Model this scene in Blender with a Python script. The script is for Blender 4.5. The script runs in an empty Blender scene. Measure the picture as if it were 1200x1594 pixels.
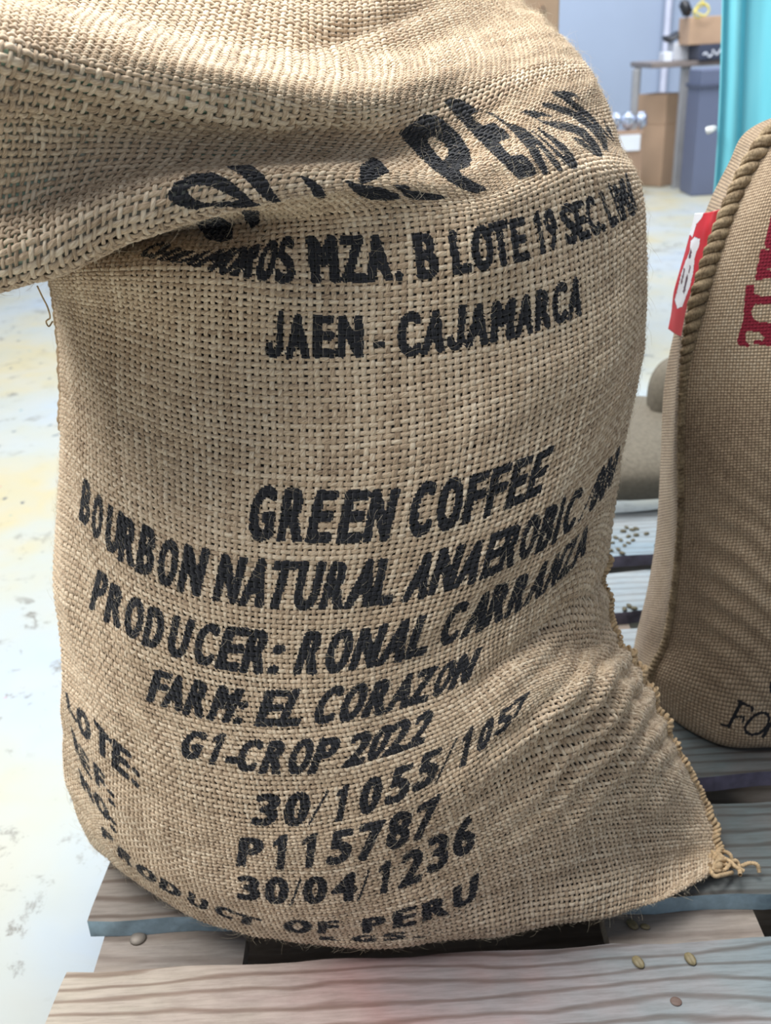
import bpy, bmesh, math, random
import numpy as np
from mathutils import Vector, Matrix

random.seed(7)
RNG = np.random.default_rng(7)
SC = bpy.context.scene
COL = SC.collection

# ------------------------------------------------------------ camera
F_PX, CX, CY = 1500.0, 600.0, 797.0
PITCH, ROLL = math.radians(25.7), math.radians(3.0)
CAM_Z = 0.68
FLOOR_Z = -0.13
_f = np.array([0, math.cos(PITCH), -math.sin(PITCH)])
_r0 = np.array([1.0, 0, 0])
_u0 = np.array([0, math.sin(PITCH), math.cos(PITCH)])
_r = math.cos(ROLL) * _r0 - math.sin(ROLL) * _u0
_u = math.sin(ROLL) * _r0 + math.cos(ROLL) * _u0
EYE = np.array([0, 0, CAM_Z])
cam_data = bpy.data.cameras.new('camera')
cam = bpy.data.objects.new('camera', cam_data)
COL.objects.link(cam)
cam.matrix_world = Matrix(((_r[0], _u[0], -_f[0], 0), (_r[1], _u[1], -_f[1], 0),
                           (_r[2], _u[2], -_f[2], CAM_Z), (0, 0, 0, 1)))
cam_data.sensor_fit = 'VERTICAL'
cam_data.sensor_height = 36.0
cam_data.lens = F_PX / 1594 * 36.0
cam_data.clip_start = 0.02
cam_data.dof.use_dof = True
cam_data.dof.focus_distance = 0.66
cam_data.dof.aperture_fstop = 10.0
SC.camera = cam

# ------------------------------------------------------------ light and exposure
SC.view_settings.view_transform = 'Standard'
SC.view_settings.look = 'None'
SC.view_settings.gamma = 1.0
SC.view_settings.use_curve_mapping = False
SC.view_settings.exposure = 0.0
world = bpy.data.worlds.new('world')
SC.world = world
world.use_nodes = True
bg = world.node_tree.nodes['Background']
bg.inputs[0].default_value = (0.80, 0.88, 1.0, 1)
bg.inputs[1].default_value = 0.36


def area(name, loc, target, size, power, color=(1, 1, 1)):
    d = bpy.data.lights.new(name, 'AREA')
    d.shape = 'RECTANGLE'
    d.size, d.size_y = size
    d.energy = power
    d.color = color
    o = bpy.data.objects.new(name, d)
    COL.objects.link(o)
    o.location = loc
    o.rotation_euler = (Vector(target) - Vector(loc)).to_track_quat('-Z', 'Y').to_euler()
    return o


area('ceiling_lamp_light', (-1.6, 0.8, 3.2), (0.0, 0.7, 0.2), (2.8, 2.4), 195, (1.0, 0.985, 0.95))
area('ceiling_lamp_light', (0.1, 1.9, 3.4), (0.0, 1.2, 0.2), (1.6, 1.4), 125, (1.0, 0.99, 0.96))
area('ceiling_lamp_light', (1.5, 4.8, 3.4), (1.6, 5.8, 0.0), (2.4, 1.6), 200, (0.95, 0.97, 1.0))


# ------------------------------------------------------------ helpers
def ray(px, py):
    px = np.asarray(px, float)
    py = np.asarray(py, float)
    return (_f + ((px - CX) / F_PX)[..., None] * _r - ((py - CY) / F_PX)[..., None] * _u)


def at(px, py, Y):
    """the point of the place seen at (px, py) at forward distance Y"""
    d = ray(px, py)
    t = np.asarray(Y, float) / d[..., 1]
    return EYE + d * t[..., None]


def onz(px, py, z=0.0):
    d = ray(px, py)
    t = (z - CAM_Z) / d[..., 2]
    return EYE + d * np.asarray(t)[..., None]


def project(P):
    q = P - EYE
    w = q @ _f
    return CX + F_PX * (q @ _r) / w, CY - F_PX * (q @ _u) / w


def tag(o, label=None, cat=None, group=None, kind=None):
    if label: o['label'] = label
    if cat: o['category'] = cat
    if group: o['group'] = group
    if kind: o['kind'] = kind
    return o


def link(name, me, mat=None, parent=None, smooth=True):
    o = bpy.data.objects.new(name, me)
    COL.objects.link(o)
    if mat: me.materials.append(mat)
    if parent: o.parent = parent
    if smooth:
        me.polygons.foreach_set('use_smooth', np.ones(len(me.polygons), bool))
    return o


def empty(name, loc=(0, 0, 0)):
    o = bpy.data.objects.new(name, None)
    o.empty_display_size = 0.05
    COL.objects.link(o)
    o.location = loc
    return o


def quads_mesh(name, verts, faces):
    """fast mesh from numpy arrays: verts (n,3), faces (m,4)"""
    me = bpy.data.meshes.new(name)
    n, m = len(verts), len(faces)
    k = faces.shape[1]
    me.vertices.add(n)
    me.vertices.foreach_set('co', np.ascontiguousarray(verts, np.float32).ravel())
    me.loops.add(m * k)
    me.loops.foreach_set('vertex_index', np.ascontiguousarray(faces, np.int32).ravel())
    me.polygons.add(m)
    me.polygons.foreach_set('loop_start', np.arange(m, dtype=np.int32) * k)
    me.update(calc_edges=True)
    me.validate()
    return me


def point_attr(me, name, vals):
    a = me.attributes.new(name, 'FLOAT', 'POINT')
    a.data.foreach_set('value', np.ascontiguousarray(vals, np.float32).ravel())


def grid_faces(nr, nc, wrap=False):
    i = np.arange(nr - 1)[:, None]
    j = np.arange(nc if wrap else nc - 1)[None, :]
    j2 = (j + 1) % nc
    a = i * nc + j
    b = i * nc + j2
    c = (i + 1) * nc + j2
    d = (i + 1) * nc + j
    return np.stack([a, b, c, d], -1).reshape(-1, 4)


def tube_mesh(pts, rad, sides=8, twist=None):
    """closed-ended tube along pts (n,3) with radius array"""
    pts = np.asarray(pts, float)
    n = len(pts)
    rad = np.broadcast_to(np.asarray(rad, float), (n,))
    t = np.gradient(pts, axis=0)
    t /= np.linalg.norm(t, axis=1, keepdims=True) + 1e-12
    ref = np.array([0, 0, 1.0]) if abs(t[0, 2]) < .9 else np.array([1.0, 0, 0])
    a = np.cross(t, ref)
    a /= np.linalg.norm(a, axis=1, keepdims=True) + 1e-12
    b = np.cross(t, a)
    th = np.arange(sides) / sides * 2 * math.pi
    ring = (np.cos(th)[None, :, None] * a[:, None, :] + np.sin(th)[None, :, None] * b[:, None, :]) * rad[:, None, None]
    v = (pts[:, None, :] + ring).reshape(-1, 3)
    return v, grid_faces(n, sides, True)


def join_meshes(parts):
    vs, fs, base = [], [], 0
    for v, f in parts:
        vs.append(v); fs.append(f + base); base += len(v)
    return np.concatenate(vs), np.concatenate(fs)


def tubes(name, lines, rads, mat, parent=None, sides=8):
    v, f = join_meshes([tube_mesh(p, r, sides) for p, r in zip(lines, rads)])
    return link(name, quads_mesh(name, v, f), mat, parent)


def box(name, c, s, mat, parent=None, bevel=0.003, rotz=0.0, taper=0.0):
    bm = bmesh.new()
    bmesh.ops.create_cube(bm, size=1.0)
    for v in bm.verts:
        k = 1 - taper * (0.5 - v.co.z)
        v.co = Vector((v.co.x * s[0] * k, v.co.y * s[1] * k, v.co.z * s[2]))
    if bevel:
        bmesh.ops.bevel(bm, geom=bm.edges[:], offset=bevel, segments=2, affect='EDGES', profile=0.6)
    bmesh.ops.rotate(bm, verts=bm.verts, matrix=Matrix.Rotation(rotz, 3, 'Z'))
    bmesh.ops.translate(bm, verts=bm.verts, vec=Vector(c))
    me = bpy.data.meshes.new(name)
    bm.to_mesh(me); bm.free()
    return link(name, me, mat, parent, smooth=False)


def cr_weights(t, n):
    """Catmull-Rom weight matrix for index positions t on n control points"""
    t = np.clip(np.asarray(t, float), 0, n - 1 - 1e-9)
    i = np.floor(t).astype(int)
    x = t - i
    W = np.zeros((len(t), n))
    w = [(-x + 2 * x**2 - x**3) / 2, (2 - 5 * x**2 + 3 * x**3) / 2, (x + 4 * x**2 - 3 * x**3) / 2, (-x**2 + x**3) / 2]
    rows = np.arange(len(t))
    for k in range(4):
        j = i - 1 + k
        # linear extrapolation past the ends
        lo, hi = j < 0, j > n - 1
        jj = np.clip(j, 0, n - 1)
        np.add.at(W, (rows, jj), np.where(lo, 2 * w[k], np.where(hi, 2 * w[k], w[k])))
        np.add.at(W, (rows[lo], np.ones(lo.sum(), int)), -w[k][lo])
        np.add.at(W, (rows[hi], np.full(hi.sum(), n - 2)), -w[k][hi])
    return W


def surf(C, vt, ut):
    Wv = cr_weights(vt, C.shape[0])
    Wu = cr_weights(ut, C.shape[1])
    return np.einsum('ai,ijk,bj->abk', Wv, C, Wu, optimize=True)


def normals(P):
    du = np.gradient(P, axis=1)
    dv = np.gradient(P, axis=0)
    n = np.cross(du, dv)
    n /= np.linalg.norm(n, axis=2, keepdims=True) + 1e-12
    return n, du, dv


def smooth_noise(shape, cells, rng=RNG):
    """low-frequency noise on a grid (bicubic of random values), about -1..1"""
    c = rng.uniform(-1, 1, (cells[0] + 2, cells[1] + 2, 1))
    return surf(c, np.linspace(0, cells[0] + 1, shape[0]), np.linspace(0, cells[1] + 1, shape[1]))[..., 0]


# ------------------------------------------------------------ materials
def new_mat(name):
    m = bpy.data.materials.new(name)
    m.use_nodes = True
    nt = m.node_tree
    b = nt.nodes['Principled BSDF']
    return m, nt, b


def N(nt, typ, **kw):
    n = nt.nodes.new(typ)
    for k, v in kw.items():
        if k.startswith('i_'):
            n.inputs[k[2:].replace('_', ' ')].default_value = v
        else:
            setattr(n, k, v)
    return n


def ramp(nt, src, stops, interp='LINEAR'):
    r = nt.nodes.new('ShaderNodeValToRGB')
    r.color_ramp.interpolation = interp
    e = r.color_ramp.elements
    while len(e) < len(stops): e.new(0.5)
    for el, (p, c) in zip(e, stops):
        el.position = p
        el.color = (*c, 1) if len(c) == 3 else c
    nt.links.new(src, r.inputs[0])
    return r.outputs[0]


def mixc(nt, fac, a, b, blend='MIX'):
    m = nt.nodes.new('ShaderNodeMix')
    m.data_type = 'RGBA'
    m.blend_type = blend
    for s, v in ((m.inputs[0], fac), (m.inputs[6], a), (m.inputs[7], b)):
        if hasattr(v, 'is_linked'): nt.links.new(v, s)
        elif isinstance(v, (int, float)): s.default_value = v
        else: s.default_value = (*v, 1)
    return m.outputs[2]


def math_n(nt, op, a, b=0.0):
    m = nt.nodes.new('ShaderNodeMath')
    m.operation = op
    for s, v in ((m.inputs[0], a), (m.inputs[1], b)):
        if hasattr(v, 'is_linked'): nt.links.new(v, s)
        else: s.default_value = v
    return m.outputs[0]


def noise(nt, vec, scale, detail=3, rough=0.6, dist=0.0):
    n = N(nt, 'ShaderNodeTexNoise', i_Scale=scale, i_Detail=detail, i_Roughness=rough, i_Distortion=dist)
    if vec is not None: nt.links.new(vec, n.inputs['Vector'])
    return n.outputs[0]


def mapping(nt, scale=(1, 1, 1), coord='Object', rot=(0, 0, 0)):
    tc = nt.nodes.new('ShaderNodeTexCoord')
    mp = nt.nodes.new('ShaderNodeMapping')
    mp.inputs['Scale'].default_value = scale
    mp.inputs['Rotation'].default_value = rot
    nt.links.new(tc.outputs[coord], mp.inputs[0])
    return mp.outputs[0]


def bump(nt, b, h, strength=0.4, dist=0.001):
    n = N(nt, 'ShaderNodeBump')
    n.inputs['Strength'].default_value = strength
    n.inputs['Distance'].default_value = dist
    nt.links.new(h, n.inputs['Height'])
    nt.links.new(n.outputs[0], b.inputs['Normal'])


def simple(name, col, rough=0.6, metal=0.0, var=0.12, scale=8.0):
    m, nt, b = new_mat(name)
    f = noise(nt, mapping(nt), scale, 4)
    lo = tuple(max(0, c * (1 - var)) for c in col)
    hi = tuple(min(1, c * (1 + var)) for c in col)
    nt.links.new(ramp(nt, f, [(0.3, lo), (0.7, hi)]), b.inputs['Base Color'])
    b.inputs['Roughness'].default_value = rough
    b.inputs['Metallic'].default_value = metal
    return m


JUTE_D, JUTE_M, JUTE_L = (0.27, 0.185, 0.12), (0.60, 0.455, 0.31), (0.87, 0.745, 0.57)


def yarn_material():
    m, nt, b = new_mat('jute_yarn')
    uv = nt.nodes.new('ShaderNodeUVMap'); uv.uv_map = 'yarn'
    mp = N(nt, 'ShaderNodeMapping'); mp.inputs['Scale'].default_value = (160, 9, 1)
    mp.inputs['Rotation'].default_value = (0, 0, 0.0)
    nt.links.new(uv.outputs[0], mp.inputs[0])
    fib = noise(nt, mp.outputs[0], 1.0, 4, 0.7)
    tone = N(nt, 'ShaderNodeAttribute', attribute_name='tone').outputs['Fac']
    ink = N(nt, 'ShaderNodeAttribute', attribute_name='ink').outputs['Fac']
    s = math_n(nt, 'ADD', math_n(nt, 'MULTIPLY', fib, 0.85), math_n(nt, 'MULTIPLY', tone, 0.26))
    base = ramp(nt, s, [(0.36, JUTE_D), (0.54, JUTE_M), (0.72, JUTE_L)])
    worn = noise(nt, mapping(nt), 420.0, 3, 0.7)
    inkcol = ramp(nt, worn, [(0.35, (0.008, 0.009, 0.013)), (0.66, (0.026, 0.027, 0.034)), (0.80, (0.085, 0.080, 0.078))])
    k = math_n(nt, 'ADD', ink, math_n(nt, 'MULTIPLY', math_n(nt, 'SUBTRACT', worn, 0.5), 0.5))
    kk = ramp(nt, k, [(0.40, (0, 0, 0)), (0.60, (1, 1, 1))])
    nt.links.new(mixc(nt, kk, base, inkcol), b.inputs['Base Color'])
    b.inputs['Roughness'].default_value = 0.82
    b.inputs['Sheen Weight'].default_value = 0.25
    b.inputs['Sheen Roughness'].default_value = 0.5
    b.inputs['Specular IOR Level'].default_value = 0.25
    bump(nt, b, fib, 0.7, 0.0006)
    return m


def cloth_material(name, scale_u, scale_v, dark=1.0, ink_color=(0.20, 0.012, 0.028), uvn='UVMap'):
    """finer burlap for the cloths seen from farther away: over-under weave as relief"""
    m, nt, b = new_mat(name)
    uv = nt.nodes.new('ShaderNodeUVMap'); uv.uv_map = uvn
    sep = nt.nodes.new('ShaderNodeSeparateXYZ')
    nt.links.new(uv.outputs[0], sep.inputs[0])
    u = math_n(nt, 'MULTIPLY', sep.outputs[0], scale_u)
    v = math_n(nt, 'MULTIPLY', sep.outputs[1], scale_v)
    su = math_n(nt, 'SINE', math_n(nt, 'MULTIPLY', u, math.pi))
    sv = math_n(nt, 'SINE', math_n(nt, 'MULTIPLY', v, math.pi))
    au, av = math_n(nt, 'ABSOLUTE', su), math_n(nt, 'ABSOLUTE', sv)
    par = math_n(nt, 'SIGN', math_n(nt, 'MULTIPLY', su, sv))
    over = math_n(nt, 'ADD', math_n(nt, 'MULTIPLY', par, 0.25), 0.75)
    h = math_n(nt, 'MULTIPLY', math_n(nt, 'MULTIPLY', au, av), over)
    fib = noise(nt, mapping(nt, (1, 1, 1)), 260.0, 4, 0.7)
    big = noise(nt, mapping(nt, (1, 1, 1)), 9.0, 3, 0.6)
    s = math_n(nt, 'ADD', math_n(nt, 'MULTIPLY', fib, 0.55), math_n(nt, 'MULTIPLY', big, 0.45))
    c = lambda t: tuple(x * dark for x in t)
    base = ramp(nt, s, [(0.30, c(JUTE_D)), (0.52, c(JUTE_M)), (0.80, c(JUTE_L))])
    gaps = ramp(nt, h, [(0.0, (0.30, 0.28, 0.26)), (0.35, (1, 1, 1))])
    base = mixc(nt, 1.0, base, gaps, 'MULTIPLY')
    red = N(nt, 'ShaderNodeAttribute', attribute_name='ink_red').outputs['Fac']
    blk = N(nt, 'ShaderNodeAttribute', attribute_name='ink').outputs['Fac']
    nz = math_n(nt, 'MULTIPLY', math_n(nt, 'SUBTRACT', fib, 0.5), 0.4)
    kr = ramp(nt, math_n(nt, 'ADD', red, nz), [(0.42, (0, 0, 0)), (0.6, (1, 1, 1))])
    kb = ramp(nt, math_n(nt, 'ADD', blk, nz), [(0.42, (0, 0, 0)), (0.6, (1, 1, 1))])
    base = mixc(nt, kr, base, ink_color)
    base = mixc(nt, kb, base, (0.012, 0.012, 0.016))
    nt.links.new(base, b.inputs['Base Color'])
    b.inputs['Roughness'].default_value = 0.9
    b.inputs['Sheen Weight'].default_value = 0.15
    b.inputs['Specular IOR Level'].default_value = 0.2
    bump(nt, b, math_n(nt, 'ADD', h, math_n(nt, 'MULTIPLY', fib, 0.4)), 0.8, 0.0012)
    return m


MAT_YARN = yarn_material()
MAT_BACK = cloth_material('burlap_cloth', 1.0, 1.0, 0.95)
MAT_SACK2 = cloth_material('fine_burlap_cloth', 1.0, 1.0, 0.80)
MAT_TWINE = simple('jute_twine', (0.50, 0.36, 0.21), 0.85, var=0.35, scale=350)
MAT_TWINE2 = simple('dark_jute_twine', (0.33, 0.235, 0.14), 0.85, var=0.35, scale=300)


def fibre_material():
    m, nt, b = new_mat('jute_fibre')
    ink = N(nt, 'ShaderNodeAttribute', attribute_name='ink').outputs['Fac']
    f = noise(nt, mapping(nt), 60.0, 3)
    base = ramp(nt, f, [(0.3, (0.62, 0.50, 0.34)), (0.7, (0.88, 0.78, 0.60))])
    nt.links.new(mixc(nt, ink, base, (0.03, 0.03, 0.035)), b.inputs['Base Color'])
    b.inputs['Roughness'].default_value = 0.6
    return m


MAT_FIBRE = fibre_material()


def liner_material():
    m, nt, b = new_mat('mint_plastic_liner')
    f = noise(nt, mapping(nt), 26.0, 4, 0.6)
    # beans press against the thin film below; backlight is painted into the empty film bunched up above
    full = ramp(nt, f, [(0.38, (0.045, 0.042, 0.034)), (0.55, (0.10, 0.105, 0.08)), (0.70, (0.22, 0.25, 0.20))])
    void = ramp(nt, f, [(0.34, (0.40, 0.38, 0.29)), (0.50, (0.70, 0.72, 0.60)), (0.60, (0.50, 0.78, 0.60)), (0.74, (0.88, 0.92, 0.84))])
    k = N(nt, 'ShaderNodeAttribute', attribute_name='bunched').outputs['Fac']
    nt.links.new(mixc(nt, k, full, void), b.inputs['Base Color'])
    b.inputs['Roughness'].default_value = 0.4
    return m


MAT_LINER = liner_material()


# ------------------------------------------------------------ setting: floor and wall
def floor_material():
    m, nt, b = new_mat('painted_concrete_floor')
    vec = mapping(nt)
    big = noise(nt, vec, 1.3, 5, 0.55)
    mid = noise(nt, vec, 7.0, 6, 0.65, 0.6)
    col = ramp(nt, big, [(0.38, (0.36, 0.42, 0.48)), (0.49, (0.39, 0.41, 0.37)), (0.57, (0.44, 0.40, 0.26)), (0.66, (0.40, 0.40, 0.32))])
    col = mixc(nt, ramp(nt, mid, [(0.45, (0, 0, 0)), (0.75, (0.7, 0.7, 0.7))]), col, (0.37, 0.385, 0.37))
    chips = ramp(nt, noise(nt, vec, 16.0, 8, 0.72, 0.3), [(0.56, (0, 0, 0)), (0.62, (1, 1, 1))])
    near = ramp(nt, noise(nt, vec, 3.0, 3), [(0.42, (0, 0, 0)), (0.60, (1, 1, 1))])
    col = mixc(nt, mixc(nt, 1.0, chips, near, 'MULTIPLY'), col, (0.17, 0.165, 0.15))
    vor = N(nt, 'ShaderNodeTexVoronoi', i_Scale=26.0)
    vor.feature = 'F1'
    wv = noise(nt, vec, 40.0, 3)
    vm = nt.nodes.new('ShaderNodeVectorMath'); vm.operation = 'ADD'
    nt.links.new(vec, vm.inputs[0])
    cv = nt.nodes.new('ShaderNodeCombineXYZ')
    nt.links.new(math_n(nt, 'MULTIPLY', wv, 0.03), cv.inputs[0])
    nt.links.new(math_n(nt, 'MULTIPLY', wv, 0.02), cv.inputs[1])
    nt.links.new(cv.outputs[0], vm.inputs[1])
    nt.links.new(vm.outputs[0], vor.inputs['Vector'])
    spot = ramp(nt, vor.outputs['Distance'], [(0.10, (1, 1, 1)), (0.17, (0, 0, 0))])
    rnd = nt.nodes.new('ShaderNodeSeparateColor')
    nt.links.new(vor.outputs['Color'], rnd.inputs[0])
    pick = ramp(nt, rnd.outputs[0], [(0.72, (0, 0, 0)), (0.76, (1, 1, 1))])
    scol = ramp(nt, rnd.outputs[1], [(0.0, (0.05, 0.07, 0.11)), (0.55, (0.14, 0.17, 0.20)), (0.80, (0.45, 0.06, 0.09)), (0.9, (0.10, 0.25, 0.30))], 'CONSTANT')
    col = mixc(nt, mixc(nt, 1.0, spot, pick, 'MULTIPLY'), col, scol)
    nt.links.new(col, b.inputs['Base Color'])
    nt.links.new(ramp(nt, mid, [(0.3, (0.28, 0.28, 0.28)), (0.7, (0.5, 0.5, 0.5))]), b.inputs['Roughness'])
    bump(nt, b, mid, 0.12, 0.004)
    return m


def plane(name, pts, mat):
    me = bpy.data.meshes.new(name)
    me.from_pydata([tuple(p) for p in pts], [], [tuple(range(len(pts)))])
    o = link(name, me, mat, smooth=False)
    tag(o, kind='structure')
    return o


WALL_Y = 6.9
plane('floor', [(-6, -2, FLOOR_Z), (6, -2, FLOOR_Z), (6, WALL_Y, FLOOR_Z), (-6, WALL_Y, FLOOR_Z)], floor_material())
plane('wall_back', [(-6, WALL_Y, FLOOR_Z), (6, WALL_Y, FLOOR_Z), (6, WALL_Y, 4.2), (-6, WALL_Y, 4.2)],
      simple('blue_grey_wall_paint', (0.31, 0.38, 0.51), 0.7, var=0.06, scale=1.2))


def tube_thing(name, pts, r, mat, label, cat):
    v, f = tube_mesh(pts, r, 12)
    o = link(name, quads_mesh(name, v, f), mat)
    tag(o, label, cat)
    return o


p0, p1 = at(1050, -120, WALL_Y - 0.05), at(1046, 150, WALL_Y - 0.05)
tube_thing('wall_pipe', np.array([[p0[0], p0[1], z] for z in np.linspace(FLOOR_Z, 2.6, 12)]), 0.022,
           simple('pale_pipe_paint', (0.55, 0.58, 0.72), 0.5), 'pale lilac vertical pipe on the blue-grey wall behind the table', 'pipe')


# ------------------------------------------------------------ pallet
def wood_material(name, stops, seed, grain=1.0, dirt=0.35, along=None):
    m, nt, b = new_mat(name)
    tc = nt.nodes.new('ShaderNodeTexCoord')
    mp = nt.nodes.new('ShaderNodeMapping')
    mp.inputs['Location'].default_value = (seed * 1.7, seed * .9, 0)
    nt.links.new(tc.outputs['Object'], mp.inputs[0])
    mp2 = nt.nodes.new('ShaderNodeMapping')
    mp2.inputs['Scale'].default_value = (3.2, 14 * grain, 14)
    nt.links.new(mp.outputs[0], mp2.inputs[0])
    paint = noise(nt, mp.outputs[0], 3.2, 5, 0.6, 0.3)
    mp3 = nt.nodes.new('ShaderNodeMapping')
    mp3.inputs['Scale'].default_value = (3.0, 11, 11)
    nt.links.new(mp.outputs[0], mp3.inputs[0])
    patch = noise(nt, mp3.outputs[0], 1.0, 4, 0.6)
    s = math_n(nt, 'ADD', math_n(nt, 'MULTIPLY', paint, 0.6), math_n(nt, 'MULTIPLY', patch, 0.4))
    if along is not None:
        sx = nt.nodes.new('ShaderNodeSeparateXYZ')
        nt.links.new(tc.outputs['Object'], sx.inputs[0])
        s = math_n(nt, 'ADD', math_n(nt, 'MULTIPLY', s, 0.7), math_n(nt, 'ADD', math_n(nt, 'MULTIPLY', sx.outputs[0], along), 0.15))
    col = ramp(nt, s, stops)
    wv = N(nt, 'ShaderNodeTexWave', i_Scale=1.5, i_Distortion=8.5, i_Detail=3.0)
    wv.inputs['Detail Scale'].default_value = 0.9
    wv.bands_direction = 'Y'
    nt.links.new(mp2.outputs[0], wv.inputs['Vector'])
    g = ramp(nt, wv.outputs[1], [(0.0, (0.42, 0.32, 0.27)), (0.35, (1, 1, 1)), (1.0, (1, 1, 1))])
    col = mixc(nt, 0.75 if along else 0.4, col, g, 'MULTIPLY')
    mp4 = nt.nodes.new('ShaderNodeMapping')
    mp4.inputs['Scale'].default_value = (30, 320, 300)
    nt.links.new(mp.outputs[0], mp4.inputs[0])
    fine = noise(nt, mp4.outputs[0], 1.0, 4, 0.7)
    col = mixc(nt, 0.55, col, ramp(nt, fine, [(0.35, (0.6, 0.58, 0.56)), (0.6, (1, 1, 1))]), 'MULTIPLY')
    d = ramp(nt, noise(nt, mp.outputs[0], 11.0, 6, 0.7), [(0.50, (0, 0, 0)), (0.75, (dirt, dirt, dirt))])
    col = mixc(nt, d, col, (0.10, 0.085, 0.07))
    nt.links.new(col, b.inputs['Base Color'])
    b.inputs['Roughness'].default_value = 0.75
    bump(nt, b, math_n(nt, 'ADD', math_n(nt, 'MULTIPLY', fine, 0.5), math_n(nt, 'MULTIPLY', wv.outputs[1], 0.35)), 0.45, 0.0015)
    return m


PINK, CREAM, BLUE, GREY = (0.50, 0.36, 0.34), (0.55, 0.50, 0.40), (0.26, 0.37, 0.45), (0.38, 0.38, 0.37)
WOODS = [wood_material('worn_painted_board', [(0.28, (0.50, 0.45, 0.37)), (0.40, (0.46, 0.37, 0.335)), (0.48, (0.41, 0.27, 0.255)), (0.56, (0.30, 0.265, 0.27)), (0.66, (0.22, 0.25, 0.265)), (0.80, (0.15, 0.205, 0.235))], 1.0, along=0.62, dirt=0.25),
         wood_material('worn_shaded_board', [(0.26, (0.30, 0.26, 0.22)), (0.40, (0.24, 0.21, 0.185)), (0.52, (0.15, 0.15, 0.145)), (0.64, (0.12, 0.145, 0.15)), (0.74, (0.15, 0.12, 0.11))], 2.0, along=0.40, dirt=0.5),  # worn paint, darkened to the right to stand in for the sacks' shadow
         wood_material('grey_blue_board', [(0.38, (0.27, 0.29, 0.31)), (0.50, (0.29, 0.33, 0.36)), (0.62, (0.21, 0.28, 0.34))], 3.0, dirt=0.2)]
MAT_STRINGER = wood_material('dirty_lower_board', [(0.38, (0.26, 0.22, 0.18)), (0.52, (0.33, 0.28, 0.24)), (0.64, (0.24, 0.22, 0.21))], 5.0, 0.6)

pallet = empty('wooden_pallet', (0.1, 0.9, FLOOR_Z))
tag(pallet, 'worn wooden pallet with flaking pink and blue paint under the coffee sacks', 'pallet')
PALLET_INV = Matrix.Translation(Vector((-0.1, -0.9, -FLOOR_Z)))
TH = 0.020


def board(name, corners, z0, z1, mat, seed, bevel=0.0018, edge=None):
    """board between z0 and z1 from 4 ground corners FL, FR, BR, BL (each (x,y)); finely divided, edges a bit ragged"""
    rng = random.Random(seed)
    FL, FR, BR, BL = [np.array(c, float) for c in corners]
    nx, ny = 60, 8
    vs = []
    for k, z in enumerate((z0, z1)):
        for j in range(ny + 1):
            for i in range(nx + 1):
                s, t = i / nx, j / ny
                p = (FL * (1 - s) + FR * s) * (1 - t) + (BL * (1 - s) + BR * s) * t
                wob = 0.0
                if j in (0, ny): wob = 0.0012 * math.sin(i * 1.3 + seed) + rng.uniform(-.0007, .0007)
                zz = z + 0.0006 * math.sin(3 * s + seed * 2) * math.sin(4 * t + seed)
                if k == 1 and j in (0, ny): zz -= 0.0016
                vs.append((p[0], p[1] + wob, zz))
    fs = []
    W = nx + 1
    off = (ny + 1) * W
    for j in range(ny):
        for i in range(nx):
            a = j * W + i
            fs.append((off + a, off + a + 1, off + a + W + 1, off + a + W))
            fs.append((a, a + W, a + W + 1, a + 1))
    for i in range(nx):
        fs.append((i, i + 1, off + i + 1, off + i))
        a = ny * W + i
        fs.append((a + 1, a, off + a, off + a + 1))
    for j in range(ny):
        a = j * W
        fs.append((a + W, a, off + a, off + a + W))
        a = j * W + nx
        fs.append((a, a + W, off + a + W, off + a))
    me = bpy.data.meshes.new(name)
    me.from_pydata(vs, [], fs)
    o = link(name, me, mat, pallet, smooth=False)
    o.matrix_parent_inverse = PALLET_INV
    if edge:
        me.materials.append(edge)
        for p in me.polygons:
            if abs(p.normal.z) < 0.5 and p.normal.y < -0.5: p.material_index = 1
    return o


MAT_EDGE = simple('violet_blue_edge_paint', (0.16, 0.15, 0.22), 0.7, var=0.5, scale=30)
MAT_EDGE2 = simple('light_blue_edge_paint', (0.30, 0.42, 0.50), 0.7, var=0.4, scale=30)
# slat edges (left point, right point) read where they stand on the deck plane z = 0
def edge_line(xl, yl, xr, yr):
    a, b = onz(xl, yl, 0.0), onz(xr, yr, 0.0)
    return a, b


left_a, left_b = onz(102, 1515, 0.0), onz(170, 1345, 0.0)


def hit_left(a, b):
    # crossing of the slat edge line with the pallet's left end line
    d1, d2 = b[:2] - a[:2], left_b[:2] - left_a[:2]
    M_ = np.array([[d1[0], -d2[0]], [d1[1], -d2[1]]])
    s = np.linalg.solve(M_, left_a[:2] - a[:2])
    return a[:2] + d1 * s[0]


def extend(a, b, X):
    s = (X - a[0]) / (b[0] - a[0])
    return a[:2] + (b[:2] - a[:2]) * s


edges = [(105, 2050, 1200, 2010), (105, 1745, 1200, 1700),  # first board: unseen, added in front to keep light from under the deck
         (105, 1700, 1200, 1660), (105, 1513, 1200, 1457),      # front slat
         (148, 1432, 1200, 1388), (300, 1290, 1200, 1246),
         (300, 1262, 1200, 1200), (300, 1160, 1200, 1098),
         (300, 1122, 1200, 1066), (300, 1030, 980, 976),
         (300, 1003, 980, 950), (300, 940, 980, 888),
         (300, 915, 980, 863), (300, 856, 980, 795)]
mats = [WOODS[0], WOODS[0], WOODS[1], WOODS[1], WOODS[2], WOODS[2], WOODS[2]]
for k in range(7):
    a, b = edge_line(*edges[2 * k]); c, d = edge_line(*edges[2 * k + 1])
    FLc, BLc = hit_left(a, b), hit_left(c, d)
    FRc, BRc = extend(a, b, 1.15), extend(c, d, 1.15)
    board('deck_board', (FLc, FRc, BRc, BLc), -TH, 0.0, mats[k], k + 1, edge=MAT_EDGE2 if k == 2 else MAT_EDGE)
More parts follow.
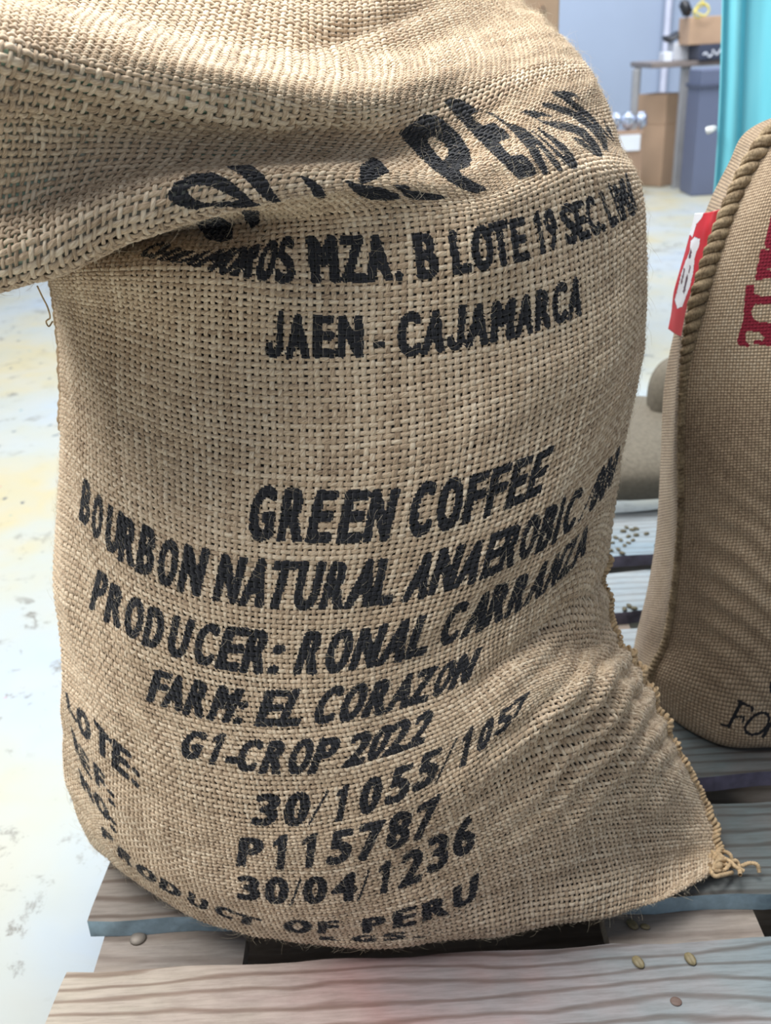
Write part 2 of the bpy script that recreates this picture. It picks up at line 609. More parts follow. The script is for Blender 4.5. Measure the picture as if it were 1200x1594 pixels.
# boards below, running front to back
LX = left_a[0]
for i, (xa, xb) in enumerate(((140, 368), (945, 1192))):
    A, B = onz(xa, 1495, -TH), onz(xb, 1488, -TH)
    w = B[0] - A[0]
    x0 = A[0]
    board('lower_board', ((x0, 0.20), (x0 + w, 0.20), (x0 + w + .02, 1.45), (x0 + .02, 1.45)), -TH - 0.02, -TH - 0.0005, MAT_STRINGER, 11 + i, edge=MAT_EDGE)
    for y in (0.28, 0.80, 1.35):
        bl = box('block', (x0 + w / 2 + .006, y, (FLOOR_Z + .016 - TH - .0205) / 2), (w * .9, 0.11, -FLOOR_Z - TH - .0375), MAT_STRINGER, pallet)
        bl.matrix_parent_inverse = PALLET_INV
for y0_, y1_ in ((0.22, 0.34), (0.55, 0.92), (1.28, 1.42)):  # boards added under the deck to block light and darken its gaps
    board('bottom_shade_board', ((LX + .01, y0_), (1.14, y0_), (1.14, y1_), (LX + .01, y1_)), FLOOR_Z + 0.0005, FLOOR_Z + 0.0155, MAT_STRINGER, 20 + y0_)
bl = onz(215, 1461, -TH)
bm = bmesh.new()
bmesh.ops.create_uvsphere(bm, u_segments=16, v_segments=8, radius=0.0075)
for v in bm.verts: v.co.z = max(v.co.z, 0) * 0.5
bmesh.ops.translate(bm, verts=bm.verts, vec=Vector(bl))
me = bpy.data.meshes.new('bolt_head'); bm.to_mesh(me); bm.free()
o = link('bolt_head', me, simple('dull_steel', (0.25, 0.22, 0.19), 0.6, 0.3), pallet)
o.matrix_parent_inverse = PALLET_INV


# ------------------------------------------------------------ printed lettering (stencil shapes for the cloth)
GH, GW = 96, 72
_glyphs = {}


def glyph(ch):
    """bold block letter as a bitmap (row 0 = baseline) and its relative width"""
    if ch in _glyphs: return _glyphs[ch]
    cu = bpy.data.curves.new('letter', 'FONT')
    cu.body = ch
    cu.size = 1.0
    cu.resolution_u = 6
    ob = bpy.data.objects.new('letter', cu)
    COL.objects.link(ob)
    bpy.context.view_layer.update()
    me = ob.evaluated_get(bpy.context.evaluated_depsgraph_get()).to_mesh()
    me.calc_loop_triangles()
    V = np.array([v.co[:2] for v in me.vertices])
    T = np.array([t.vertices[:] for t in me.loop_triangles])
    ob.to_mesh_clear()
    bpy.data.objects.remove(ob); bpy.data.curves.remove(cu)
    cap = 0.729
    thin = ch in '.:-/'
    x0, x1 = V[:, 0].min(), V[:, 0].max()
    wid = x1 - x0
    mx, my = (0.11, 0.045) if not thin else (0.12, 0.03)
    X = (V[:, 0] - x0) / wid * (1 - 2 * mx) + mx
    Y = V[:, 1] / cap * (1 - 2 * my) + my
    if ch == 'Q': Y = Y
    gx = (np.arange(GW) + .5) / GW
    gy = (np.arange(GH) + .5) / GH
    XX, YY = np.meshgrid(gx, gy)
    m = np.zeros((GH, GW), bool)
    for t in T:
        (ax, ay), (bx, by), (cx, cy) = [(X[i], Y[i]) for i in t]
        d = (by - cy) * (ax - cx) + (cx - bx) * (ay - cy)
        if abs(d) < 1e-12: continue
        l1 = ((by - cy) * (XX - cx) + (cx - bx) * (YY - cy)) / d
        l2 = ((cy - ay) * (XX - cx) + (ax - cx) * (YY - cy)) / d
        m |= (l1 >= -1e-6) & (l2 >= -1e-6) & (l1 + l2 <= 1 + 1e-6)
    rx, ry = int(round(mx * GW * (0.95 if not thin else .6))), int(round(my * GH * 1.0))
    out = m.copy()
    for dy in range(-ry, ry + 1):
        for dx in range(-rx, rx + 1):
            if (dx / (rx + .5))**2 + (dy / (ry + .5))**2 > 1: continue
            s = np.zeros_like(m)
            ys, yd = (slice(max(0, -dy), GH - max(0, dy)), slice(max(0, dy), GH + min(0, dy)))
            xs, xd = (slice(max(0, -dx), GW - max(0, dx)), slice(max(0, dx), GW + min(0, dx)))
            s[yd, xd] = m[ys, xs]
            out |= s
    own_shape = {'1': [(.38, 0), (.80, 0), (.80, 1), (.52, 1), (.10, .82), (.10, .66), (.38, .76)],
                 'J': [(.58, 1), (.95, 1), (.95, .22), (.80, .05), (.55, 0), (.28, .02), (.08, .14), (.02, .32), (.36, .36), (.42, .20), (.52, .18), (.58, .24)],
                 'I': [(.2, 0), (.8, 0), (.8, 1), (.2, 1)]}
    if ch in own_shape:
        out = np.zeros((GH, GW), bool)
        p = own_shape[ch]
        for (ax, ay), (bx, by) in zip(p, p[1:] + p[:1]):
            if ay != by:
                out ^= ((ay > YY) != (by > YY)) & (XX < (bx - ax) * (YY - ay) / (by - ay) + ax)
    _glyphs[ch] = out
    return out


SS = 2


class Stencil:
    def __init__(self, x0, y0, x1, y1):
        self.o = (x0, y0)
        self.m = np.zeros(((y1 - y0) * SS, (x1 - x0) * SS), np.float32)

    def letter(self, ch, q):
        """q = blx,bly, brx,bry, tlx,tly, trx,try"""
        g = glyph(ch)
        bl, br, tl, tr = np.array(q, float).reshape(4, 2)
        n = 220
        s = (np.arange(n) + .5) / n
        S, T = np.meshgrid(s, s)
        P = (bl * (1 - S)[..., None] + br * S[..., None]) * (1 - T)[..., None] + (tl * (1 - S)[..., None] + tr * S[..., None]) * T[..., None]
        on = g[(T * GH).astype(int), (S * GW).astype(int)]
        P = P[on]
        self.put(P)

    def put(self, P):
        ix = ((P[:, 0] - self.o[0]) * SS).astype(int)
        iy = ((P[:, 1] - self.o[1]) * SS).astype(int)
        k = (ix >= 0) & (iy >= 0) & (ix < self.m.shape[1]) & (iy < self.m.shape[0])
        self.m[iy[k], ix[k]] = 1

    def poly(self, pts, scale=1.0, off=(0, 0), val=1.0):
        p = np.array(pts, float) / scale + np.array(off)
        x0, y0 = np.floor(p.min(0)).astype(int) - 1
        x1, y1 = np.ceil(p.max(0)).astype(int) + 1
        xs = np.arange(x0, x1, 1 / SS) + .25
        ys = np.arange(y0, y1, 1 / SS) + .25
        X, Y = np.meshgrid(xs, ys)
        inside = np.zeros(X.shape, bool)
        for (ax, ay), (bx, by) in zip(p, np.roll(p, -1, 0)):
            if ay == by: continue
            c = ((ay > Y) != (by > Y)) & (X < (bx - ax) * (Y - ay) / (by - ay) + ax)
            inside ^= c
        ix = ((X[inside] - self.o[0]) * SS).astype(int)
        iy = ((Y[inside] - self.o[1]) * SS).astype(int)
        k = (ix >= 0) & (iy >= 0) & (ix < self.m.shape[1]) & (iy < self.m.shape[0])
        self.m[iy[k], ix[k]] = val

    def stroke(self, pts, w, scale=1.0, off=(0, 0)):
        p = np.array(pts, float) / scale + np.array(off)
        w = w / scale
        for a, b in zip(p[:-1], p[1:]):
            d = b - a
            L = np.linalg.norm(d) + 1e-9
            n = np.array([-d[1], d[0]]) / L * w / 2
            e = d / L * w * .3
            self.poly([a - e + n, b + e + n, b + e - n, a - e - n])

    def read(self, px, py):
        ix = ((px - self.o[0]) * SS).astype(int)
        iy = ((py - self.o[1]) * SS).astype(int)
        k = (ix >= 0) & (iy >= 0) & (ix < self.m.shape[1]) & (iy < self.m.shape[0])
        out = np.zeros(px.shape, np.float32)
        out[k] = self.m[iy[k], ix[k]]
        return out


BODY = Stencil(60, 240, 1040, 1500)
LETTERS = """
J 410 558 443 557 416 484 443 484
A 443 559 483 559 446 485 481 485
E 487 557 521 557 488 486 522 486
N 524 557 565 557 526 486 565 486
- 581 552 601 551 581 504 601 504
C 618 556 655 554 620 482 656 481
A 654 553 692 548 662 479 698 477
J 693 547 724 545 697 476 728 474
A 724 542 760 536 729 471 764 467
M 762 535 800 528 766 466 804 458
A 801 527 829 519 806 457 834 452
R 833 516 858 509 834 447 858 443
C 859 507 882 500 861 439 883 432
A 883 499 905 491 886 430 907 425
M 484 441 531 440 475 362 522 361
Z 532 440 573 440 526 362 565 361
A 571 440 613 438 564 361 603 360
. 614 438 628 437 610 362 624 361
B 650 436 685 432 641 359 678 356
L 706 430 737 423 697 354 726 349
O 738 425 771 417 731 349 764 343
T 771 418 799 412 759 343 789 336
E 801 411 825 404 791 338 815 332
1 836 399 853 394 826 331 842 325
9 855 392 871 386 843 324 861 317
S 882 384 901 376 869 317 889 309
E 903 378 921 370 888 313 905 305
C 922 371 937 362 906 307 922 299
. 938 361 945 358 925 303 931 299
L 952 355 964 346 930 295 942 288
I 966 346 970 343 945 288 949 285
M 971 344 986 334 951 286 968 272
A 987 336 992 326 969 272 976 260
S 425 442 460 441 437 365 458 362
O 391 436 424 439 414 373 437 366
R 357 429 390 435 394 379 417 372
O 333 424 356 429 371 383 395 378
M 297 414 332 423 344 387 372 382
A 272 409 296 413 317 389 344 386
R 250 406 271 409 290 389 317 388
H 232 402 249 405 262 376 288 386
C 214 398 231 401 236 380 262 374
G 382 843 425 842 397 750 434 751
R 429 844 469 844 444 754 485 754
E 473 846 514 846 494 757 529 757
E 521 847 561 846 540 757 577 757
N 563 845 604 843 581 756 625 754
C 632 839 669 832 646 748 683 741
O 675 830 715 821 688 742 727 735
F 717 819 749 808 734 735 765 725
F 750 808 781 797 769 725 800 713
E 783 796 813 782 804 712 833 701
E 813 782 842 767 838 702 866 686
B 122 808 138 822 131 739 144 752
O 141 834 157 842 147 762 163 770
U 162 857 183 864 169 779 193 794
R 182 872 208 884 192 796 218 811
B 209 889 236 900 222 809 248 823
O 242 907 271 917 252 831 283 841
N 274 920 311 930 289 840 329 850
N 329 935 368 941 346 856 388 863
A 369 943 409 947 391 863 430 867
T 406 948 446 949 429 867 469 868
U 453 950 490 951 469 868 511 868
R 494 949 532 949 518 869 552 868
A 532 949 579 945 559 867 598 864
L 577 944 610 941 591 864 625 861
A 623 939 662 931 651 860 689 850
N 664 929 703 919 687 849 728 840
A 702 919 739 908 732 841 768 830
E 745 905 771 894 766 827 794 816
R 772 892 798 882 792 817 821 805
O 804 876 827 865 818 806 849 790
B 831 864 853 852 852 786 876 774
I 855 850 868 843 874 777 884 769
C 871 838 891 824 888 766 911 751
/ 899 815 908 804 928 744 938 728
8 914 801 928 787 934 731 946 714
0 929 787 942 770 946 714 958 700
0 943 768 953 750 959 699 969 686
P 138 947 158 955 153 882 172 894
R 160 967 187 979 173 902 197 912
O 191 989 219 998 199 921 228 932
D 219 1004 249 1014 233 938 261 948
U 258 1020 287 1027 270 952 307 961
C 297 1033 329 1038 311 964 347 969
E 332 1041 370 1046 353 971 392 973
R 371 1047 409 1050 391 975 431 976
: 412 1050 433 1050 434 978 454 978
R 454 1051 492 1051 477 978 514 977
O 501 1050 538 1047 517 977 558 974
N 540 1045 583 1038 565 973 608 965
A 582 1039 626 1030 614 964 656 955
L 627 1028 662 1018 652 955 688 947
C 679 1009 708 1000 703 940 735 928
A 714 996 751 982 743 923 778 911
R 751 978 781 966 773 906 804 897
R 783 966 811 950 806 895 834 880
A 813 946 840 929 838 878 865 861
N 842 927 864 909 867 860 888 840
Z 865 908 887 889 889 840 903 826
A 888 888 910 862 903 828 924 804
F 227 1091 254 1099 242 1037 271 1046
A 249 1100 283 1108 265 1046 296 1052
R 282 1112 316 1118 304 1053 332 1061
M 320 1120 356 1126 343 1062 384 1070
: 360 1127 377 1128 379 1072 396 1073
E 394 1131 431 1131 415 1070 455 1070
L 429 1131 465 1130 457 1069 492 1067
C 481 1129 516 1126 507 1066 542 1063
O 521 1126 557 1121 545 1063 582 1057
R 560 1119 597 1112 588 1056 619 1048
A 597 1110 633 1101 624 1049 658 1040
Z 629 1101 664 1092 654 1041 685 1031
O 668 1089 692 1078 689 1032 719 1019
N 696 1076 729 1061 718 1018 754 1001
G 277 1179 307 1183 291 1133 327 1138
1 316 1188 338 1192 334 1139 358 1142
- 344 1200 366 1202 362 1142 382 1146
C 363 1200 396 1202 381 1146 414 1150
R 401 1205 436 1206 422 1149 455 1149
O 442 1206 478 1205 462 1147 495 1145
P 477 1206 511 1203 501 1144 537 1143
2 529 1197 565 1190 552 1138 588 1131
0 566 1188 591 1180 589 1129 621 1122
2 592 1180 628 1170 616 1120 648 1111
2 627 1169 659 1158 653 1108 684 1096
3 390 1285 428 1286 399 1234 441 1232
0 438 1287 477 1285 448 1231 487 1229
/ 477 1287 488 1285 503 1228 515 1226
1 512 1281 537 1277 525 1224 549 1219
0 555 1270 587 1264 567 1209 601 1203
5 596 1256 633 1245 613 1192 647 1182
5 640 1236 676 1219 657 1171 693 1157
/ 676 1220 686 1215 705 1149 715 1143
1 706 1198 729 1189 722 1140 742 1127
0 738 1174 760 1162 751 1126 774 1107
5 768 1148 794 1133 777 1107 801 1090
7 796 1122 813 1108 800 1090 828 1072
P 367 1349 404 1349 374 1300 414 1302
1 418 1354 448 1353 424 1301 453 1299
1 463 1352 492 1350 470 1299 500 1296
5 506 1348 543 1343 517 1290 555 1285
7 554 1343 590 1335 560 1280 602 1270
8 599 1325 634 1317 607 1263 645 1256
7 640 1312 673 1299 651 1252 690 1228
3 369 1400 405 1403 369 1360 404 1363
0 411 1407 449 1407 414 1363 450 1363
/ 450 1410 461 1409 461 1365 471 1364
0 471 1408 507 1406 472 1363 512 1361
4 513 1405 556 1402 520 1359 558 1354
/ 555 1403 566 1401 569 1351 578 1349
1 583 1393 607 1389 589 1344 614 1337
2 619 1384 656 1372 627 1324 663 1313
3 664 1362 697 1349 666 1301 701 1291
6 704 1338 739 1324 709 1275 740 1263
O 441 1451 486 1453 441 1431 486 1431
F 494 1453 527 1453 494 1433 529 1431
P 564 1453 601 1449 563 1429 601 1423
E 611 1446 648 1439 611 1417 649 1407
R 657 1436 699 1423 657 1406 696 1388
U 705 1418 742 1400 705 1381 746 1355
T 362 1434 402 1443 366 1419 409 1431
C 333 1421 360 1432 337 1406 370 1420
U 290 1403 321 1419 295 1387 325 1402
D 247 1381 280 1399 250 1364 284 1385
O 211 1355 241 1378 213 1340 246 1363
R 183 1331 206 1351 184 1315 209 1336
P 159 1301 175 1315 158 1284 177 1304
K 497 1463 527 1464 497 1457 527 1458
G 547 1466 586 1466 547 1456 586 1455
S 596 1465 632 1461 596 1453 632 1449
. 642 1461 662 1459 642 1450 662 1448
L 105 1102 120 1127 101 1072 114 1094
O 121 1136 142 1159 117 1090 140 1118
T 147 1163 171 1191 146 1115 174 1149
E 173 1192 201 1216 176 1146 205 1171
: 203 1216 217 1230 206 1178 220 1192
R 117 1166 129 1192 109 1126 121 1152
E 129 1192 144 1217 121 1152 138 1180
F 149 1219 163 1238 144 1181 164 1206
: 168 1246 181 1259 165 1214 178 1228
N 127 1222 147 1253 121 1190 139 1224
O 148 1253 172 1284 144 1223 168 1256
: 171 1287 183 1300 168 1258 180 1272
"""
for line in LETTERS.strip().splitlines():
    c, *q = line.split()
    BODY.letter(c, [float(v) for v in q])
CAVITY = Stencil(60, 240, 1040, 520)      # letter feet deep in the fold
CAVITY.m[:] = BODY.m[:CAVITY.m.shape[0]]
CAVITY.poly([(302, 332), (329, 329), (362, 350), (363, 371), (344, 378), (320, 371), (308, 350)])
CAVITY.poly([(375, 326), (404, 329), (404, 347), (392, 356), (383, 344)])
LIP = Stencil(60, 200, 760, 520)
zc = dict(scale=3.333, off=(200, 230))
LIP.poly([(205, 225), (240, 180), (330, 135), (440, 125), (520, 170), (590, 225), (650, 280), (690, 300), (600, 312), (440, 305), (330, 322), (240, 300), (205, 260)], **zc)
LIP.poly([(305, 215), (350, 195), (420, 200), (500, 235), (580, 270), (470, 285), (380, 285), (330, 260)], val=0.0, **zc)
LIP.poly([(500, 95), (640, 88), (700, 140), (740, 210), (790, 280), (750, 290), (700, 260), (640, 200), (580, 140)], **zc)
LIP.poly([(870, 140), (940, 155), (1000, 200), (1030, 245), (1010, 265), (960, 255), (930, 200), (900, 160)], **zc)
z1 = dict(scale=4.0, off=(520, 100))
LIP.poly([(60, 715), (150, 745), (300, 768), (400, 810), (412, 838), (330, 850), (220, 845), (150, 810), (90, 760)], **z1)
LIP.poly([(410, 775), (560, 798), (660, 813), (705, 830), (640, 846), (500, 846), (440, 820)], **z1)
TOPS = Stencil(500, 100, 1040, 340)
TOPS.poly([(50, 715), (130, 660), (240, 575), (300, 610), (345, 670), (290, 700), (200, 745), (90, 735)], **z1)
TOPS.poly([(370, 750), (450, 752), (475, 778), (400, 780)], **z1)
TOPS.poly([(405, 430), (480, 370), (560, 310), (640, 320), (720, 380), (790, 450), (840, 530), (857, 590), (840, 640), (778, 662), (795, 685), (850, 720), (940, 765), (952, 785), (880, 805), (800, 780), (700, 720), (600, 640), (510, 550), (440, 480)], **z1)
TOPS.poly([(580, 465), (620, 450), (680, 490), (715, 540), (705, 580), (680, 600), (640, 560), (600, 510)], val=0.0, **z1)
TOPS.poly([(690, 157), (702, 153), (720, 156), (737, 167), (747, 174), (733, 178), (741, 189), (752, 195), (767, 191), (785, 202), (796, 214), (789, 217), (776, 221), (785, 232), (796, 243), (812, 240), (822, 247), (832, 258), (836, 271), (820, 277), (808, 280), (795, 268), (780, 252), (762, 236), (745, 218), (728, 200), (712, 182), (699, 170)])
z2 = dict(scale=4.286, off=(740, 100))
for P_ in ([(-20, 282), (120, 330), (230, 400), (330, 450), (400, 530), (450, 620), (490, 720), (470, 748), (440, 720), (400, 650), (360, 580), (300, 510), (250, 450), (180, 390), (100, 335)],
           [(230, 392), (330, 430), (430, 510), (520, 610), (582, 690), (577, 722), (540, 700), (480, 620), (420, 545), (350, 485)],
           [(350, 425), (450, 490), (560, 590), (640, 640), (680, 670), (670, 702), (630, 697), (570, 640), (500, 560), (420, 485)],
           [(400, 412), (500, 470), (600, 540), (655, 610), (685, 680), (650, 665), (590, 600), (520, 530), (430, 450)],
           [(300, 318), (370, 305), (450, 322), (520, 350), (440, 348), (410, 362), (470, 378), (560, 380), (650, 400), (730, 430), (800, 510), (845, 580), (843, 622), (810, 612), (770, 550), (720, 495), (650, 455), (560, 435), (450, 392), (380, 350)],
           [(635, 478), (720, 508), (780, 560), (840, 620), (790, 602), (740, 565), (680, 525)],
           [(435, 262), (500, 256), (600, 286), (700, 328), (750, 375), (820, 420), (860, 470), (880, 510), (888, 582), (860, 575), (830, 515), (780, 455), (720, 405), (640, 352), (540, 312), (460, 285)],
           [(508, 182), (600, 176), (660, 195), (712, 240), (650, 218), (630, 228), (700, 275), (780, 345), (860, 440), (935, 525), (905, 505), (830, 435), (750, 365), (660, 298), (580, 235), (520, 205)],
           [(850, 358), (895, 430), (940, 525), (905, 480), (870, 430)]):
    TOPS.poly(P_, **z2)

# ------------------------------------------------------------ the big sack: shape of its cloth
NC = 9
TH_C = np.radians(np.linspace(-85, 85, NC))
WRAP = {}          # how far round the sack the row of cloth reaches, degrees each side


def turn(n_row):
    return np.interp(n_row, [0, 6, 8, 9, 10, 11, 30], [80, 82, 88, 98, 108, 114, 114])


def body_row(pl, Yf, T, lin=0.0, onground=None, Tr=None):
    """row of cloth points along the polyline pl (photo px), front distance Yf, T deeper at the sides"""
    pl = np.array(pl, float)
    tm = math.radians(turn(len(rows)))
    th = np.linspace(-tm, tm, NC)
    L, R = pl[0, 0], pl[-1, 0]
    top = math.sin(min(tm, math.pi / 2))
    sm = (np.sin(th) / top + 1) / 2
    ul = np.linspace(0, 1, NC)
    f = sm * (1 - lin * ul) + ul * lin * ul
    x = L + (R - L) * f
    y = np.interp(x, pl[:, 0], pl[:, 1])
    for d in (12, 24):
        y = (y * 2 + np.interp(x - d, pl[:, 0], pl[:, 1]) + np.interp(x + d, pl[:, 0], pl[:, 1])) / 4
    Tt = np.where(th > 0, Tr if Tr is not None else T, T)
    Y = Yf + Tt * (1 - np.cos(th))
    if tm <= math.radians(90):
        y[0], y[-1] = pl[0, 1], pl[-1, 1]
    Y = np.minimum(Y, onz(x, y, 0.010)[:, 1])
    if onground is not None:
        Y = onz(x, y, onground)[:, 1]
    return at(x, y, Y)


def free_row(pts, Ys):
    p = np.concatenate([np.array(pts, float), np.array(Ys, float)[:, None]], 1)
    tm = turn(len(rows))
    u = (np.linspace(-tm, tm, NC) / 170 + 0.5) * 8
    lo, hi = u < 0, u > 8
    W = cr_weights(np.where(lo, -u, np.where(hi, 16 - u, u)), 9)
    q = W @ p
    q[lo, 2] = 2 * p[0, 2] - q[lo, 2] + 0.02
    q[hi, 2] = 2 * p[8, 2] - q[hi, 2] + 0.02
    q[lo, 2] = np.maximum(q[lo, 2], p[0, 2] + 0.02)
    return at(q[:, 0], q[:, 1], q[:, 2])


rows = []
r0 = body_row([(150, 1312), (240, 1388), (330, 1437), (420, 1460), (560, 1470), (700, 1466), (850, 1446), (950, 1420), (1050, 1398), (1112, 1352)], .6, .16, .5, onground=0.012)
under = r0.copy(); under[:, 1] += 0.07; under[:, 2] = 0.003
rows.append(under)
rows.append(r0)
rows.append(body_row([(128, 1284), (165, 1315), (250, 1385), (330, 1432), (400, 1446), (480, 1454), (560, 1452), (650, 1438), (745, 1400), (900, 1362), (1040, 1330), (1114, 1325)], .553, .15, .5))
rows.append(body_row([(108, 1225), (130, 1255), (185, 1308), (270, 1372), (340, 1402), (400, 1410), (560, 1404), (660, 1372), (740, 1334), (900, 1275), (1030, 1255), (1100, 1262)], .550, .16, .5, Tr=.15))
rows.append(body_row([(101, 1180), (125, 1210), (177, 1262), (260, 1322), (330, 1345), (400, 1352), (560, 1345), (680, 1303), (850, 1222), (1000, 1172), (1078, 1212)], .550, .17, .5, Tr=.16))
rows.append(body_row([(99, 1115), (135, 1160), (215, 1232), (300, 1270), (400, 1288), (470, 1288), (540, 1278), (640, 1240), (740, 1180), (830, 1112), (960, 1062), (1042, 1144)], .553, .17, .45, Tr=.17))
rows.append(body_row([(97, 1060), (180, 1135), (285, 1184), (360, 1200), (440, 1208), (540, 1199), (670, 1160), (780, 1096), (900, 1020), (1010, 1075)], .560, .17, .35, Tr=.18))
rows.append(body_row([(90, 990), (150, 1042), (230, 1092), (320, 1122), (400, 1133), (480, 1132), (600, 1112), (740, 1062), (850, 985), (960, 1000)], .572, .17, .2, Tr=.18))
rows.append(body_row([(82, 890), (150, 950), (240, 1004), (330, 1040), (400, 1050), (520, 1051), (660, 1020), (740, 988), (850, 922), (920, 862), (945, 905)], .585, .17, .0, Tr=.18))
rows.append(body_row([(85, 775), (130, 820), (220, 890), (300, 926), (400, 947), (500, 951), (610, 942), (750, 902), (880, 832), (962, 745)], .600, .17))
rows.append(body_row([(93, 690), (150, 740), (250, 800), (330, 830), (400, 845), (500, 848), (600, 843), (700, 822), (850, 765), (940, 690), (985, 610)], .615, .17))
rows.append(body_row([(98, 590), (150, 630), (250, 675), (350, 700), (450, 712), (560, 712), (700, 690), (850, 640), (950, 580), (1003, 515)], .635, .17))
rows.append(body_row([(90, 480), (140, 500), (233, 530), (330, 550), (430, 558), (560, 557), (640, 551), (750, 535), (900, 493), (960, 455), (1007, 400)], .655, .165))
# upper part, where the cloth folds: nine points each, left to right
rM = free_row([(84, 430), (128, 432), (236, 412), (385, 437), (550, 441), (714, 424), (858, 388), (950, 345), (998, 318)],
              [.80, .73, .680, .670, .667, .672, .705, .765, .815])
rows.append(rM)
rT = free_row([(90, 400), (145, 395), (250, 375), (392, 380), (546, 362), (710, 345), (848, 312), (935, 268), (986, 268)],
              [.81, .76, .715, .690, .675, .680, .713, .775, .825])
rows.append(rT)
rows.append(free_row([(100, 380), (160, 370), (268, 350), (395, 345), (538, 326), (706, 318), (840, 280), (922, 238), (976, 248)],
                     [.80, .78, .735, .705, .676, .682, .722, .785, .835]))
rows.append(free_row([(-60, 425), (60, 400), (215, 362), (355, 322), (505, 302), (690, 298), (825, 256), (908, 212), (966, 218)],
                     [.66, .65, .640, .645, .660, .684, .732, .795, .845]))
rows.append(free_row([(-170, 466), (-20, 451), (112, 425), (285, 330), (470, 300), (670, 286), (808, 238), (895, 190), (956, 184)],
                     [.590, .585, .590, .612, .648, .685, .742, .805, .855]))
rows.append(free_row([(-180, 415), (-45, 405), (85, 372), (262, 278), (445, 262), (630, 272), (785, 215), (878, 165), (942, 150)],
                     [.580, .573, .578, .612, .650, .688, .755, .815, .865]))
rows.append(free_row([(-185, 360), (-60, 345), (62, 312), (228, 262), (420, 248), (590, 246), (752, 188), (862, 140), (930, 128)],
                     [.600, .592, .600, .640, .676, .700, .765, .828, .875]))
rows.append(free_row([(-190, 290), (-75, 268), (45, 240), (205, 212), (385, 200), (560, 205), (722, 158), (845, 112), (918, 104)],
                     [.600, .590, .598, .640, .672, .692, .775, .842, .885]))
rows.append(free_row([(-195, 180), (-88, 160), (32, 140), (185, 134), (358, 142), (525, 158), (690, 142), (822, 88), (901, 82)],
                     [.575, .565, .575, .615, .645, .672, .770, .860, .90]))
rows.append(free_row([(-200, 60), (-95, 50), (25, 52), (175, 78), (335, 102), (505, 122), (668, 135), (802, 66), (882, 60)],
                     [.580, .570, .580, .620, .652, .685, .790, .880, .915]))
rows.append(free_row([(-200, -40), (-100, -18), (22, 8), (165, 42), (325, 78), (495, 98), (655, 118), (782, 44), (862, 44)],
                     [.640, .630, .640, .675, .705, .735, .825, .905, .93]))
rows.append(free_row([(-200, -60), (-100, -30), (30, -5), (170, 26), (330, 60), (490, 78), (640, 85), (765, 22), (842, 28)],
                     [.72, .71, .72, .745, .765, .785, .855, .93, .945]))
rows.append(free_row([(-190, -120), (-90, -90), (60, -60), (200, -30), (350, -2), (490, 10), (620, 5), (740, -5), (822, 12)],
                     [.80, .79, .80, .82, .83, .84, .88, .955, .965]))
rows.append(free_row([(-180, -200), (-60, -160), (90, -120), (230, -95), (370, -70), (490, -60), (610, -62), (715, -50), (795, -12)],
                     [.90, .89, .90, .90, .91, .92, .94, .98, .99]))
CTRL = np.array(rows)
NR = len(CTRL)
I_CAV, I_LIP, I_VAL = 13.0, 15.7, 19.3          # row index limits of the ink layers

# even thread pitch along the cloth
PITCH_T = 0.0041
fine_v = np.linspace(0, NR - 1, 1500)
G0 = surf(CTRL, fine_v, np.array([2.0, 3.0, 4.0, 5.0, 6.0]))
seg = np.linalg.norm(np.diff(G0, axis=0), axis=2)
seg = np.median(seg, axis=1) * .5 + seg.mean(axis=1) * .5
dens = 1.0 / np.interp(fine_v[1:], [0, 5, 8, 11, 14, 20, 27], [0.0033, 0.0034, 0.0038, 0.0044, 0.0045, 0.0046, 0.0042])
arc = np.concatenate([[0], np.cumsum(seg * dens)])
NWEFT = int(arc[-1])
S_ = 4
NWARP = 148
vt = np.interp(np.linspace(0, arc[-1], NWEFT * S_ + 1), arc, fine_v)
ut = np.linspace(0, NC - 1, NWARP * S_ + 1)
nV, nU = len(vt), len(ut)
# the weave runs slantwise over the folded-over top: sample the shape on a skewed net
Uq, Vq = np.meshgrid(ut, vt)
rise = np.clip((Vq - 16.5) / 8.0, 0, 1); rise = rise * rise * (3 - 2 * rise)
Uq = Uq + 1.15 * rise * Uq * (8 - Uq) / 16
hat = np.clip((Vq - 16.0) / 5.5, 0, 1) * np.clip((27.5 - Vq) / 5.0, 0, 1); hat = hat * hat * (3 - 2 * hat)
Vq = Vq - 0.55 * hat * np.clip(Uq - 2.2, -2.2, 2.6)
fu, fv = np.linspace(0, NC - 1, 161), np.linspace(0, NR - 1, 531)
PF = surf(CTRL, fv, fu)
gu_, gv_ = Uq * 20, np.clip(Vq, 0, NR - 1) * (530 / (NR - 1))
i_, j_ = np.clip(gv_.astype(int), 0, 529), np.clip(gu_.astype(int), 0, 159)
a_, b_ = (gv_ - i_)[..., None], (gu_ - j_)[..., None]
P = (PF[i_, j_] * (1 - a_) * (1 - b_) + PF[i_ + 1, j_] * a_ * (1 - b_) + PF[i_, j_ + 1] * (1 - a_) * b_ + PF[i_ + 1, j_ + 1] * a_ * b_)
VI = Vq
n_, _, _ = normals(P)

# soft unevenness and the drawn folds near the lower right corner
px, py = project(P)
disp = 0.0022 * smooth_noise((nV, nU), (22, 12)) + 0.0009 * smooth_noise((nV, nU), (60, 34))


def gauss(x, s): return np.exp(-(x / s)**2)


vrow = vt[:, None]
low = (vrow < 10)
al = math.radians(40)
q = (px - 930) * math.cos(al) + (py - 1120) * math.sin(al)
t_ = -(px - 930) * math.sin(al) + (py - 1120) * math.cos(al)
q = q + 0.00045 * t_**2 + 9 * smooth_noise((nV, nU), (30, 20))
disp += low * 0.0042 * np.sin(q / 36 * 2 * math.pi) * gauss(q - 10, 105) * gauss(t_ - 10, 150)


